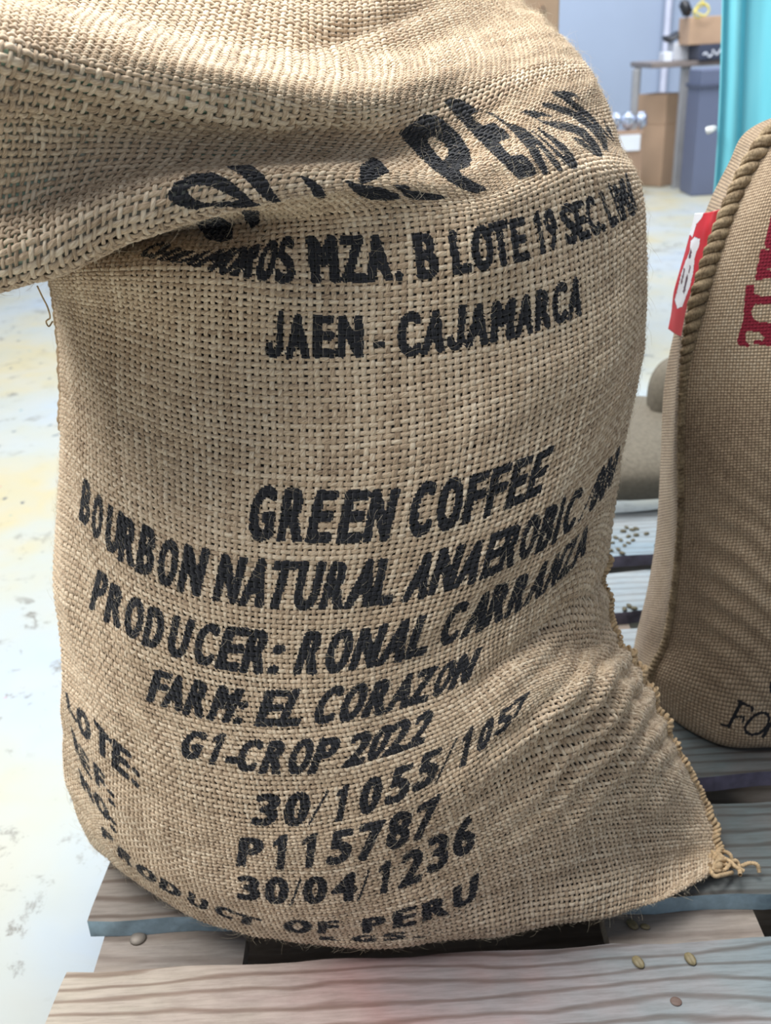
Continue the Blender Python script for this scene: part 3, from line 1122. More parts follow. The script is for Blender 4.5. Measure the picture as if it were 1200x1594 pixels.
def groove(x0, y0, x1, y1, amp, wid):
    d = np.array([x1 - x0, y1 - y0], float); L = np.linalg.norm(d); d /= L
    s = (px - x0) * d[0] + (py - y0) * d[1]
    w = -(px - x0) * d[1] + (py - y0) * d[0]
    e = gauss(np.maximum(0, np.maximum(-s, s - L)), 40)
    return amp * gauss(w, wid) * e


disp += low * (groove(945, 905, 760, 1055, -0.006, 16) + groove(935, 930, 800, 1040, 0.004, 16) + groove(1000, 1010, 700, 1230, 0.003, 22))
disp += low * groove(1085, 1300, 900, 1390, 0.004, 26)
up = vrow > 19
disp += up * (groove(20, 90, 420, 190, 0.006, 26) + groove(60, 200, 330, 235, -0.005, 18) + groove(520, 60, 640, 20, -0.006, 20) + groove(440, 170, 640, 195, 0.004, 20))
P = P + n_ * disp[..., None]
P[..., 2] = np.maximum(P[..., 2], 0.0035)
n_, du_, dv_ = normals(P)
px, py = project(P)


def ink_at(vi, x, y):
    b, cav, l, t = BODY.read(x, y), CAVITY.read(x, y), LIP.read(x, y), TOPS.read(x, y)
    left = x < 560
    r = np.where(left, np.where(vi < I_CAV, b, np.where(vi < I_LIP, cav, np.where(vi < I_VAL, l, t))),
                 np.maximum(np.maximum(b, t), l))
    return np.where(vi < 0.7, 0, r)


ANG = np.arange(6) / 6 * 2 * math.pi
pitch_u = np.linalg.norm(du_, axis=2) * S_
pitch_v = np.linalg.norm(dv_, axis=2) * S_
nu_id = np.arange(nU) / S_
nv_id = np.arange(nV) / S_


def yarns(warp):
    """all yarns running one way: rings along grid lines, dipping over and under the crossing yarns"""
    V, Fc, TN, IK, UVs = [], [], [], [], []
    base = 0
    idx = range(S_ // 2, (nU if warp else nV) - 1, S_)
    for k, j in enumerate(idx):
        if warp:
            c, nn, lat = P[:, j], n_[:, j], du_[:, j]
            pit, other, vi = pitch_u[:, j], nv_id, VI[:, j]
            cross = pitch_v[:, j]
            rad = 0.00125
        else:
            c, nn, lat = P[j], n_[j], dv_[j]
            pit, other, vi = pitch_v[j], nu_id, VI[j]
            cross = pitch_u[j]
            rad = 0.00152
        m = len(c)
        lat = lat / (np.linalg.norm(lat, axis=1, keepdims=True) + 1e-12)
        yarn_w = rad * RNG.uniform(0.82, 1.22)
        wob = np.interp(np.arange(m), np.arange(0, m + 13, 13), RNG.uniform(-1, 1, len(np.arange(0, m + 13, 13))))
        wid = yarn_w * (1 + 0.22 * np.interp(np.arange(m), np.arange(0, m + 6, 6), RNG.normal(0, 1, len(np.arange(0, m + 6, 6)))).clip(-1.6, 1.8))
        frac = np.interp(pit, [0.0046, 0.0062], [0.30 if warp else 0.355, 0.41])
        frac = frac * np.interp(vi, [16.8, 17.8, 21.5, 22.5], [1, .86, .86, 1])
        wid = np.maximum(wid, np.minimum(pit * frac, rad * 2.3))
        wid = np.minimum(wid, pit * np.interp(vi, [16.8, 17.8, 21.5, 22.5], [.46, .39, .39, .46]))
        wid = np.minimum(wid, pit * 0.46)
        hgt = np.minimum(wid * 0.62, 0.00105)
        phase = np.cos(math.pi * (other - 0.5 + k)) * (1 if warp else -1)
        amp = 0.00085
        shift = wob * 0.11 * pit
        cc = c + nn * (phase * amp)[:, None] + lat * shift[:, None]
        lat2 = lat + nn * (0.18 * wob)[:, None]
        ring = (np.cos(ANG)[None, :, None] * lat2[:, None, :] * wid[:, None, None]
                + np.sin(ANG)[None, :, None] * nn[:, None, :] * hgt[:, None, None])
        v = (cc[:, None, :] + ring)
        f = grid_faces(m, 6, True) + base
        x, y = project(v)
        ik = ink_at(np.broadcast_to(vi[:, None], x.shape), x, y)
        tone0 = RNG.uniform(0, 1)
        tn = 0.55 * tone0 + 0.45 * np.interp(np.arange(m), np.arange(0, m + 22, 22), RNG.uniform(0, 1, len(np.arange(0, m + 22, 22))))
        V.append(v.reshape(-1, 3)); Fc.append(f)
        TN.append(np.repeat(tn, 6)); IK.append(ik.ravel())
        s = np.concatenate([[0], np.cumsum(np.linalg.norm(np.diff(c, axis=0), axis=1))]) + k * .37
        UVs.append(np.stack([np.broadcast_to(s[:, None], (m, 6)), np.broadcast_to(ANG[None, :] / 6.283 + s[:, None] * 45, (m, 6))], -1).reshape(-1, 2))
        base += m * 6
    return np.concatenate(V), np.concatenate(Fc), np.concatenate(TN), np.concatenate(IK), np.concatenate(UVs)


sack = empty('coffee_sack', (0.02, 0.75, 0.0))
tag(sack, 'large upright jute coffee sack printed GREEN COFFEE in black with folded-over top', 'sack')
SACK_INV = Matrix.Translation(Vector((-0.02, -0.75, 0)))


def own(o, parent, inv):
    o.parent = parent
    o.matrix_parent_inverse = inv
    return o


A_, B_ = yarns(True), yarns(False)
V = np.concatenate([A_[0], B_[0]])
Fc = np.concatenate([A_[1], B_[1] + len(A_[0])])
me = quads_mesh('woven_cloth', V, Fc)
point_attr(me, 'tone', np.concatenate([A_[2], B_[2]]))
point_attr(me, 'ink', np.concatenate([A_[3], B_[3]]))
uvv = np.concatenate([A_[4], B_[4]])
uvl = me.uv_layers.new(name='yarn')
li = np.empty(len(me.loops), np.int32)
me.loops.foreach_get('vertex_index', li)
uvl.data.foreach_set('uv', uvv[li].astype(np.float32).ravel())
cloth = own(link('woven_cloth', me, MAT_YARN), sack, SACK_INV)
print('yarn faces', len(Fc))
del V, Fc, A_, B_


def set_uv(me, uv, name='UVMap'):
    l = me.uv_layers.new(name=name)
    li = np.empty(len(me.loops), np.int32)
    me.loops.foreach_get('vertex_index', li)
    l.data.foreach_set('uv', np.ascontiguousarray(uv[li], np.float32).ravel())


# plastic liner just inside the cloth
Lp = P - n_ * np.where(VI > 17, 0.0019, 0.0034)[..., None]
away = (P - EYE) / np.linalg.norm(P - EYE, axis=2, keepdims=True)
Lp = np.where((VI < 3.2)[..., None], P + away * 0.012, Lp)[12:-4:4, 8:-8:4]
Lp[..., 2] = np.maximum(Lp[..., 2], 0.004)
me = quads_mesh('inner_liner', Lp.reshape(-1, 3), grid_faces(*Lp.shape[:2]))
point_attr(me, 'bunched', np.clip((VI[12:-4:4, 8:-8:4] - 16.5) / 1.5, 0, 1).ravel())
own(link('inner_liner', me, MAT_LINER), sack, SACK_INV)

# back of the sack
nb = len(ut[::12]); vv = vt[::8]
Bk = P[::8, ::12].copy()
nb = Bk.shape[1]
tt = np.linspace(0, math.pi, nb)
Tb = np.interp(vv, [0, 1, 3, 13, 17, 20, 26], [.12, .22, .30, .28, .10, .08, .06])
dr = Bk - EYE
dr /= np.linalg.norm(dr[..., :2], axis=2, keepdims=True)
amt = Tb[:, None] * np.sin(tt)[None, :] ** 0.7
amt = np.minimum(amt, np.maximum(Bk[..., 2] - 0.004, 0) / np.maximum(-dr[..., 2], 1e-3))
Bk = Bk + dr * amt[..., None]
me = quads_mesh('back_panel', Bk.reshape(-1, 3), grid_faces(*Bk.shape[:2]))
gu = np.broadcast_to((np.arange(nb) * 0.6 / nb / .005)[None, :], Bk.shape[:2])
gv = np.broadcast_to((np.arange(len(vv)) * 2.0)[:, None], Bk.shape[:2])
set_uv(me, np.stack([gu, gv], -1).reshape(-1, 2))
own(link('back_panel', me, MAT_BACK), sack, SACK_INV)

# whipped side seam, right: from behind the belly down to the corner
iv = np.searchsorted(vt, 8.3)
ed = P[:iv, -1][::-1]
jj = np.arange(len(ed))
L_ = np.concatenate([[0], np.cumsum(np.linalg.norm(np.diff(ed, axis=0), axis=1))])
st = np.linspace(0, L_[-1], 420)
cen = np.stack([np.interp(st, L_, ed[:, k]) for k in range(3)], 1)
outd = (P[:iv, -1] - P[:iv, -9])[::-1]
outd = np.stack([np.interp(st, L_, outd[:, k]) for k in range(3)], 1)
outd /= np.linalg.norm(outd, axis=1, keepdims=True)
cen = cen + outd * (0.003 + 0.0022 * np.sin(st * 330) + 0.0015 * np.sin(st * 127 + 1))[:, None]
cen[:, 2] = np.maximum(cen[:, 2], 0.006)
lines, rads = [cen], [0.0030 + 0.0010 * np.sin(st * 700)]
for ph in (0, 2.1, 4.2):
    a = np.cross(np.gradient(cen, axis=0), outd); a /= np.linalg.norm(a, axis=1, keepdims=True)
    w = st * 520 + ph
    lines.append(cen + outd * (0.0042 * np.cos(w))[:, None] + a * (0.0042 * np.sin(w))[:, None])
    rads.append(0.0015 + 0.0004 * np.sin(st * 410 + ph))
own(tubes('side_seam', lines, rads, MAT_TWINE), sack, SACK_INV)
# left seam strip
iv0, iv1 = np.searchsorted(vt, 10.2), np.searchsorted(vt, 13.2)
kk_ = np.argmin(px[iv0:iv1], axis=1)
ed = P[np.arange(iv0, iv1), kk_]
ed = (ed[:-8] + ed[8:] + 2 * ed[4:-4]) / 4 + np.array([-0.001, 0.004, 0])
ed = ed[::2]
ss = np.arange(len(ed))
ed = ed + np.stack([0.0004 * np.sin(ss * .9), 0 * ss, 0 * ss], 1)
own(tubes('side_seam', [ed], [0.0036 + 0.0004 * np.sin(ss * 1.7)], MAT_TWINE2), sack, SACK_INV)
# knotted twine tail at the corner
c0 = at(1112, 1345, onz(1112, 1345, 0.012)[1])
rg = random.Random(5)


def gp(x, y, z=0.008): return onz(x, y, z)


tails = []
for spec in ([(1108, 1325), (1118, 1335), (1132, 1338), (1146, 1350), (1158, 1356)],
             [(1104, 1345), (1112, 1358), (1128, 1354), (1142, 1340), (1150, 1346), (1152, 1362)],
             [(1112, 1350), (1130, 1346), (1148, 1350), (1165, 1344), (1178, 1346), (1182, 1358)],
             [(1106, 1316), (1103, 1338), (1110, 1362), (1124, 1362), (1140, 1358)],
             [(1115, 1340), (1122, 1326), (1136, 1330), (1138, 1344), (1126, 1350)]):
    pts = np.array([gp(x, y, 0.006 + rg.uniform(0, .010)) for x, y in spec])
    W = cr_weights(np.linspace(0, len(pts) - 1, 60), len(pts))
    tails.append(W @ pts)
own(tubes('corner_twine', tails, [0.0018 + 0.0003 * np.sin(np.arange(60) * 2.2)] * len(tails), MAT_TWINE), sack, SACK_INV)
# loose thread under the flap
pts = at([58, 66, 74, 78, 72, 76, 82], [445, 462, 478, 494, 500, 508, 500], [.66, .662, .665, .668, .67, .67, .672])
W = cr_weights(np.linspace(0, 6, 50), 7)
own(tubes('hanging_thread', [W @ pts], [0.0006], MAT_TWINE, sides=5), sack, SACK_INV)

# loose fibres standing off the cloth
NF = 42000
fi = RNG.integers(8, nV - 4, NF)
fj = (RNG.beta(0.9, 0.9, NF) * (nU - 4)).astype(int) + 2
o_ = P[fi, fj]
nn = n_[fi, fj]
ta = du_[fi, fj]; ta = ta / np.linalg.norm(ta, axis=1, keepdims=True)
tb = np.cross(nn, ta)
an = RNG.uniform(0, 2 * math.pi, NF)
tg = ta * np.cos(an)[:, None] + tb * np.sin(an)[:, None]
ln = RNG.gamma(2.2, 0.0021, NF).clip(0.0015, 0.022)
lift = RNG.uniform(0.15, 0.9, NF)
bend = RNG.normal(0, 0.5, NF)
side = np.cross(tg, nn)
K = 5
pp = []
for k in range(K):
    a = k / (K - 1)
    pp.append(o_ + nn * (0.0014 + ln * lift * a * (1 - 0.45 * a))[:, None] + tg * (ln * a)[:, None] + side * (ln * bend * a * a)[:, None])
pp = np.stack(pp, 1)                                    # NF,K,3
pp[..., 2] = np.maximum(pp[..., 2], 0.0015)
t_ = np.gradient(pp, axis=1)
t_ /= np.linalg.norm(t_, axis=2, keepdims=True)
aa = np.cross(t_, nn[:, None, :]); aa /= np.linalg.norm(aa, axis=2, keepdims=True) + 1e-9
bb = np.cross(t_, aa)
rr = (RNG.uniform(0.00005, 0.00011, NF)[:, None] * np.linspace(1, .45, K)[None, :])[..., None]
ringv = np.stack([pp + (aa * math.cos(t) + bb * math.sin(t)) * rr for t in (0, 2.094, 4.189)], 2)   # NF,K,3,3
gf = grid_faces(K, 3, True)
ff = (gf[None] + (np.arange(NF) * K * 3)[:, None, None]).reshape(-1, 4)
me = quads_mesh('loose_fibres', ringv.reshape(-1, 3), ff)
on_ink = ink_at(VI[fi, fj], px[fi, fj], py[fi, fj]) * (RNG.uniform(0, 1, NF) < 0.72)
point_attr(me, 'ink', np.repeat(on_ink, K * 3))
fz = own(link('loose_fibres', me, MAT_FIBRE), sack, SACK_INV)
fz['kind'] = 'stuff'


# ------------------------------------------------------------ second sack on the right
R2 = [
    ([(985, 1050), (990, 1068), (1003, 1088), (1120, 1157)], None),
    ([(984, 1030), (992, 1042), (1007, 1052), (1130, 1100)], (.925, .895, .865, .800)),
    ([(992, 985), (1010, 992), (1034, 1000), (1150, 1010)], (.95, .90, .865, .800)),
    ([(1006, 915), (1030, 915), (1052, 912), (1160, 915)], (.97, .91, .865, .805)),
    ([(1020, 825), (1042, 820), (1061, 815), (1170, 810)], (.98, .92, .87, .815)),
    ([(1028, 715), (1045, 715), (1062, 712), (1175, 705)], (.985, .925, .875, .82)),
    ([(1035, 605), (1050, 602), (1066, 600), (1180, 600)], (.985, .93, .88, .83)),
    ([(1048, 515), (1064, 512), (1078, 510), (1190, 505)], (.985, .93, .885, .84)),
    ([(1070, 425), (1085, 423), (1101, 420), (1205, 410)], (.985, .935, .89, .85)),
    ([(1104, 325), (1118, 330), (1134, 330), (1230, 310)], (.985, .94, .90, .86)),
    ([(1134, 256), (1149, 264), (1168, 262), (1258, 240)], (.985, .945, .91, .87)),
    ([(1158, 212), (1178, 218), (1203, 213), (1285, 188)], (.985, .95, .92, .89)),
    ([(1205, 186), (1220, 188), (1245, 180), (1315, 158)], (.985, .96, .935, .91)),
    ([(1250, 172), (1262, 166), (1285, 160), (1345, 145)], (.99, .97, .95, .93)),
]
rws = []
for k, (p, Ys) in enumerate(R2):
    p = [tuple(map(float, a)) for a in p]
    x3, y3 = p[3]
    dy = (-10 if k > 2 else 10)
    p += [(x3 + 130, y3 + dy), (x3 + 270, y3 + dy * 2), (x3 + 400, y3 - 10)]
    p = np.array(p)
    if Ys is None:
        Yv = onz(p[:, 0], p[:, 1], 0.004)[:, 1]
    else:
        Yv = np.array(list(Ys) + [Ys[3] - .012, Ys[3] + .02, Ys[3] + .12])
        Yv = np.minimum(Yv, onz(p[:, 0], p[:, 1], 0.006)[:, 1]) if k < 4 else Yv
    rws.append(at(p[:, 0], p[:, 1], Yv))
C2 = np.array(rws)
C2 = np.concatenate([C2[:1] + np.array([0, .06, 0.0]), C2])
C2[0, :, 2] = 0.002
n2v, n2u = 620, 420
v2 = np.linspace(0, len(C2) - 1, n2v)
u2 = np.concatenate([np.linspace(0, 3.6, 360), np.linspace(3.62, 6, 60)])
S2 = surf(C2, v2, u2)
nn2, _, _ = normals(S2)
x2, y2 = project(S2)
# slanting pulls in the lower part and the ridge of the sewn edge
a2 = math.radians(52)
q2 = (x2 - 1130) * math.cos(a2) - (y2 - 950) * math.sin(a2)
d2 = 0.0022 * np.sin(q2 / 34 * 2 * math.pi + 2 * smooth_noise((n2v, n2u), (10, 6))) * gauss(y2 - 930, 150) * np.clip((x2 - 1060) / 60, 0, 1)
d2 += 0.0015 * gauss(u2[None, :] - 2.0, 0.12) + 0.003 * smooth_noise((n2v, n2u), (9, 7))
S2 = S2 + nn2 * d2[..., None]
S2[..., 2] = np.maximum(S2[..., 2], 0.002)
nn2, _, _ = normals(S2)
x2, y2 = project(S2)
ST2 = Stencil(1020, 180, 1260, 620)
z7 = dict(scale=4.195, off=(1020, 180))
ST2.poly([(590, 1110), (645, 1108), (645, 1160), (690, 1180), (800, 1175), (800, 1225), (650, 1232), (627, 1270), (627, 1300), (645, 1330), (690, 1352), (800, 1350), (800, 1510), (640, 1490), (645, 1465), (700, 1470), (715, 1450), (690, 1430), (680, 1415), (600, 1405), (590, 1420), (590, 1470), (617, 1495), (612, 1512), (540, 1497), (533, 1470), (570, 1350), (577, 1290)], **z7)
ST2.poly([(690, 870), (800, 885), (800, 1060), (755, 1058), (680, 1072), (648, 1082), (665, 990)], **z7)
ST2.poly([(725, 1000), (800, 985), (800, 1012), (728, 1012)], val=0.0, **z7)
ST2.poly([(760, 630), (800, 620), (800, 880), (722, 868), (712, 840), (740, 720)], **z7)
ST3 = Stencil(1090, 1030, 1260, 1180)
z8 = dict(scale=11.39, off=(1110, 1040))
for s_, w_ in (([(500, 600), (270, 1040)], 68), ([(470, 600), (700, 700), (680, 770)], 46), ([(140, 995), (320, 1055)], 36),
               ([(400, 860), (550, 870), (520, 960)], 42), ([(430, 580), (560, 620)], 40),
               ([(850, 790), (960, 810), (1000, 900), (950, 1040), (830, 1150), (690, 1185), (580, 1140), (560, 1050), (640, 930), (730, 840), (850, 790)], 52),
               ([(1090, 880), (880, 1220)], 62), ([(1080, 880), (1250, 960), (1210, 1050), (1050, 1060)], 48), ([(1060, 1070), (1160, 1270)], 55)):
    ST3.stroke(s_, w_, **z8)
ST3.poly([(1040, 200), (1080, 190), (1110, 300), (1100, 440), (1050, 470), (1000, 420), (990, 330), (1005, 250)], **z8)
sack2 = empty('coffee_sack', (0.45, 1.0, 0.0))
tag(sack2, 'jute coffee sack at the right edge with red printing and a thick twine-sewn side', 'sack')
INV2 = Matrix.Translation(Vector((-0.45, -1.0, 0)))
me = quads_mesh('woven_cloth', S2.reshape(-1, 3), grid_faces(n2v, n2u))
point_attr(me, 'ink_red', ST2.read(x2, y2).ravel())
point_attr(me, 'ink', ST3.read(x2, y2).ravel())
lu = np.concatenate([[0], np.cumsum(np.linalg.norm(np.diff(S2[300], axis=0), axis=1))]) / 0.0031
lv = np.concatenate([[0], np.cumsum(np.linalg.norm(np.diff(S2[:, 150], axis=0), axis=1))]) / 0.0031
UU, VV = np.meshgrid(lu, lv)
set_uv(me, np.stack([UU, VV], -1).reshape(-1, 2))
own(link('woven_cloth', me, MAT_SACK2), sack2, INV2)
B2 = S2[::10, ::10].copy()
tb = np.linspace(0, math.pi, B2.shape[1])
dr = B2 - EYE
dr /= np.linalg.norm(dr[..., :2], axis=2, keepdims=True)
amt = np.minimum(0.16 * np.sin(tb)[None, :], np.maximum(B2[..., 2] - 0.003, 0) / np.maximum(-dr[..., 2], 1e-3))
B2 = B2 + dr * amt[..., None]
B2[..., 2] = np.maximum(B2[..., 2], 0.003)
me = quads_mesh('back_panel', B2.reshape(-1, 3), grid_faces(*B2.shape[:2]))
gu, gv = np.meshgrid(np.arange(B2.shape[1]) * 4.0, np.arange(B2.shape[0]) * 4.0)
set_uv(me, np.stack([gu, gv], -1).reshape(-1, 2))
own(link('back_panel', me, MAT_SACK2), sack2, INV2)

# thick twine over the sewn edge: fat turns above, small whip stitches below
ic = int(np.argmin(abs(u2 - 2.0)))
i0, i1 = np.searchsorted(v2, 1.9), np.searchsorted(v2, 14.0)
ed = S2[i0:i1, ic]
nrm = nn2[i0:i1, ic]
tn = np.gradient(ed, axis=0); tn /= np.linalg.norm(tn, axis=1, keepdims=True)
bt = np.cross(tn, nrm)
L_ = np.concatenate([[0], np.cumsum(np.linalg.norm(np.diff(ed, axis=0), axis=1))])
M2 = 1500
st = np.linspace(0, L_[-1], M2)
ip = lambda A: np.stack([np.interp(st, L_, A[:, k]) for k in range(3)], 1)
ed, nrm, bt = ip(ed), ip(nrm), ip(bt)
ypx = project(ed)[1]
k_ = np.clip((600 - ypx) / 120, 0, 1)                 # 1 = upper, fat
per = (0.0095 + 0.0150 * k_) * (1 + 0.12 * np.sin(st * 37))
phs = np.cumsum(2 * math.pi / per * (st[1] - st[0]))
core = ed + nrm * (0.001 + 0.002 * k_)[:, None] + np.array([0.0035, 0, 0])
Rr = 0.0032 + 0.0022 * k_
lines = [core]
rads = [0.0034 + 0.0022 * k_]
for ph in (0, math.pi):
    lines.append(core + (nrm * np.cos(phs + ph)[:, None] + bt * np.sin(phs + ph)[:, None]) * Rr[:, None])
    rads.append((0.0024 + 0.0018 * k_) * (1 + .12 * np.sin(st * 260 + ph)))
for ph in (0.9, 4.0):
    lines.append(core + (nrm * np.cos(phs * 1 + ph)[:, None] + bt * np.sin(phs * 1 + ph)[:, None]) * (Rr * 1.1)[:, None])
    rads.append(0.0014 + 0.0010 * k_)


def twine_material():
    m, nt, b = new_mat('twisted_twine')
    f = noise(nt, mapping(nt, (2.2, 1, 0.7), rot=(0.5, 0.7, 0)), 330.0, 5, 0.75)
    g = noise(nt, mapping(nt), 60.0, 2)
    nt.links.new(ramp(nt, math_n(nt, 'ADD', math_n(nt, 'MULTIPLY', f, .6), math_n(nt, 'MULTIPLY', g, .4)), [(0.40, (0.20, 0.14, 0.085)), (0.58, (0.58, 0.45, 0.29))]), b.inputs['Base Color'])
    b.inputs['Roughness'].default_value = 0.85
    bump(nt, b, f, 1.0, 0.003)
    b.inputs['Specular IOR Level'].default_value = 0.15
    return m


own(tubes('sewing_twine', lines, rads, twine_material(), sides=8), sack2, INV2)

# red and white sewn-on label
LP = np.array([[(1040, 512), (1062, 524), (1082, 506)], [(1046, 470), (1068, 474), (1088, 468)], [(1056, 425), (1080, 424), (1100, 420)],
               [(1070, 372), (1094, 370), (1117, 366)], [(1081, 332), (1106, 330), (1133, 322)]], float)
LY = np.array([[.965, .94, .925], [.965, .94, .925], [.965, .94, .925], [.965, .942, .93], [.965, .945, .94]])
LC = at(LP[..., 0], LP[..., 1], LY - 0.008)
LS = surf(LC, np.linspace(0, 4, 110), np.linspace(0, 2, 60))
ln_, _, _ = normals(LS)
LS = LS + ln_ * (0.0012 * smooth_noise((110, 60), (5, 4)))[..., None]
lx, ly = project(LS)
ST4 = Stencil(1020, 300, 1160, 540)
za = dict(scale=3.796, off=(930, 180))
ST4.poly([(550, 540), (640, 540), (620, 600), (585, 640), (560, 720), (540, 700)], **za)
ST4.poly([(575, 715), (605, 730), (600, 770), (575, 830), (565, 930), (545, 1010), (500, 1130), (470, 1140), (455, 1090), (480, 1000), (495, 930), (520, 860), (545, 800), (550, 740)], **za)
for q_ in ([(552, 785), (558, 810), (545, 850), (535, 840)], [(530, 930), (535, 960), (512, 1060), (503, 1040)], [(510, 900), (518, 905), (498, 1000), (490, 990)], [(545, 880), (552, 890), (540, 940), (535, 930)]):
    ST4.poly(q_, val=0.5, **za)
me = quads_mesh('sewn_label', LS.reshape(-1, 3), grid_faces(110, 60))
point_attr(me, 'white', ST4.read(lx, ly).ravel())
m, nt, b = new_mat('red_white_label_plastic')
w_ = N(nt, 'ShaderNodeAttribute', attribute_name='white').outputs['Fac']
nt.links.new(ramp(nt, w_, [(0.0, (0.56, 0.035, 0.05)), (0.25, (0.56, 0.035, 0.05)), (0.45, (0.12, 0.06, 0.09)), (0.6, (0.12, 0.06, 0.09)), (0.8, (0.80, 0.82, 0.88))]), b.inputs['Base Color'])
b.inputs['Roughness'].default_value = 0.4
lab = own(link('sewn_label', me, m), sack2, INV2)
lab['label'] = 'red and white plastic label'
sm = lab.modifiers.new('thickness', 'SOLIDIFY'); sm.thickness = 0.0012


# ------------------------------------------------------------ sack lying behind, on the far boards
def pillow(name, c, r, mat, seed=0, e=0.75):
    me = bpy.data.meshes.new(name)
    nu, nv = 72, 40
    th = np.linspace(0, 2 * math.pi, nu, endpoint=False)
    ph = np.linspace(-math.pi / 2, math.pi / 2, nv)
    TH_, PH_ = np.meshgrid(th, ph)
    sp = lambda a: np.sign(a) * np.abs(a) ** e
    rn = 1 + 0.05 * np.sin(3 * TH_ + seed) * np.cos(PH_) + 0.03 * np.sin(7 * TH_ + 2 * PH_ + seed) * np.cos(PH_)
    X = np.stack([sp(np.cos(TH_)) * sp(np.cos(PH_)) * r[0] * rn, sp(np.sin(TH_)) * sp(np.cos(PH_)) * r[1] * rn, sp(np.sin(PH_)) * r[2] * rn], -1)
    X = X + np.array(c)
    X[..., 2] = np.maximum(X[..., 2], c[2] - r[2] * .97)
    me = quads_mesh(name, X.reshape(-1, 3), grid_faces(nv, nu, True))
    gu, gv = np.meshgrid(np.arange(nu) * 3.0, np.arange(nv) * 3.0)
    set_uv(me, np.stack([gu, gv], -1).reshape(-1, 2))
    return link(name, me, mat)


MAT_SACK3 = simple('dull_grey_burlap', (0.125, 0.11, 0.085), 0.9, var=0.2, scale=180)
g1 = onz(1000, 800, 0.0)
sack3 = empty('coffee_sack', (g1[0], g1[1] + .15, 0))
tag(sack3, 'dull grey-brown sack lying on the far boards in the gap between the two sacks', 'sack')
INV3 = Matrix.Translation(Vector((-g1[0], -g1[1] - .15, 0)))
topz = at(1000, 650, g1[1] + .15)[2]
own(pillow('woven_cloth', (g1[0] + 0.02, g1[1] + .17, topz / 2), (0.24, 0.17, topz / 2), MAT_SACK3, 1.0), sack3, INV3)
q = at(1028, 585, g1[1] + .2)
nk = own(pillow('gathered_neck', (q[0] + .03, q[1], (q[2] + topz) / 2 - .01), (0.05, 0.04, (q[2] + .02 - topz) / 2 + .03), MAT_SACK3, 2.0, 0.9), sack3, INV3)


# ------------------------------------------------------------ turquoise sheet standing upright behind the right sack
TY = 1.9
x_l = at(1116, 200, TY)[0]
pts = []
zt = np.linspace(FLOOR_Z, 1.35, 60)
xs_ = np.linspace(0, 0.85, 160)
wav = 0.020 * np.sin(xs_ * 42 + 0.6) + 0.014 * np.sin(xs_ * 95 + 2) * (xs_ > .02) + 0.006 * np.sin(xs_ * 180)
Xs, Zs = np.meshgrid(xs_, zt)
lean = -0.045 * (Zs - 0.55)
YY = TY + np.broadcast_to(wav, Xs.shape) * (0.5 + 0.8 * np.abs(Zs)) + 0.01 * np.sin(Zs * 9 + Xs * 14)
TS = np.stack([x_l + Xs + lean, YY, Zs], -1)
m, nt, b = new_mat('turquoise_plastic')
nt.links.new(ramp(nt, noise(nt, mapping(nt, (6, 6, 1)), 2.0, 3), [(0.3, (0.15, 0.56, 0.68)), (0.7, (0.22, 0.66, 0.78))]), b.inputs['Base Color'])
b.inputs['Roughness'].default_value = 0.45
b.inputs['Transmission Weight'].default_value = 0.0
tq = link('plastic_sheet', quads_mesh('plastic_sheet', TS.reshape(-1, 3), grid_faces(*TS.shape[:2])), m)
sm = tq.modifiers.new('thickness', 'SOLIDIFY'); sm.thickness = 0.003; sm.offset = 1.0
tag(tq, 'bright turquoise plastic sheet hanging in soft folds behind the right sack', 'sheet')
q = at(1113, 203, TY - 0.03)
bm = bmesh.new()
bmesh.ops.create_cone(bm, cap_ends=True, segments=16, radius1=0.008, radius2=0.005, depth=0.018)
bmesh.ops.rotate(bm, verts=bm.verts, matrix=Matrix.Rotation(math.radians(75), 3, 'Y'))
bmesh.ops.bevel(bm, geom=bm.edges[:], offset=0.002, segments=2, affect='EDGES')
bmesh.ops.translate(bm, verts=bm.verts, vec=Vector((q[0] + .001, TY - .006, q[2])))
me = bpy.data.meshes.new('clip'); bm.to_mesh(me); bm.free()
tag(link('clip', me, simple('white_plastic', (0.80, 0.84, 0.86), 0.4)), 'small white clip gripping the left edge of the turquoise sheet', 'clip')


# ------------------------------------------------------------ far table, boxes and bin
DY = 5.75
CARD = simple('corrugated_cardboard', (0.46, 0.31, 0.21), 0.8, var=0.10, scale=3)
CARD_D = simple('dark_cardboard', (0.30, 0.20, 0.14), 0.8, var=0.12, scale=3)
MET = simple('pale_metal', (0.42, 0.42, 0.44), 0.4, 0.5)
TOPM = simple('dark_table_top', (0.20, 0.17, 0.16), 0.5)
BLK = simple('black_plastic', (0.02, 0.022, 0.028), 0.45)
BINM = simple('slate_blue_plastic', (0.125, 0.15, 0.24), 0.5, var=0.08, scale=2)
WHITE = simple('white_card', (0.72, 0.76, 0.84), 0.6, var=0.06)


def world_box(name, x0, y0, x1, y1, Y, depth, mat, parent=None, rotz=0, floor=False, bevel=0.006):
    """box whose front face spans the px rectangle at distance Y; stands on the floor when floor"""
    a = at(x0, (y0 + y1) / 2, Y)[0]; b_ = at(x1, (y0 + y1) / 2, Y)[0]
    zt_ = at((x0 + x1) / 2, y0, Y)[2]
    zb = FLOOR_Z + 0.001 if floor else at((x0 + x1) / 2, y1, Y)[2]
    return box(name, ((a + b_) / 2, Y + depth / 2, (zt_ + zb) / 2), (b_ - a, depth, zt_ - zb), mat, parent, bevel, rotz), zt_, a, b_


xa, xb = at(981, 105, DY + .45)[0], at(1085, 95, DY)[0]
tz = at(1000, 103, DY)[2]
table = empty('work_table', ((xa + xb) / 2, DY + .3, FLOOR_Z))
tag(table, 'dark-topped table with pale metal legs along the blue-grey wall', 'table')
TI = Matrix.Translation(-Vector(((xa + xb) / 2, DY + .3, FLOOR_Z)))


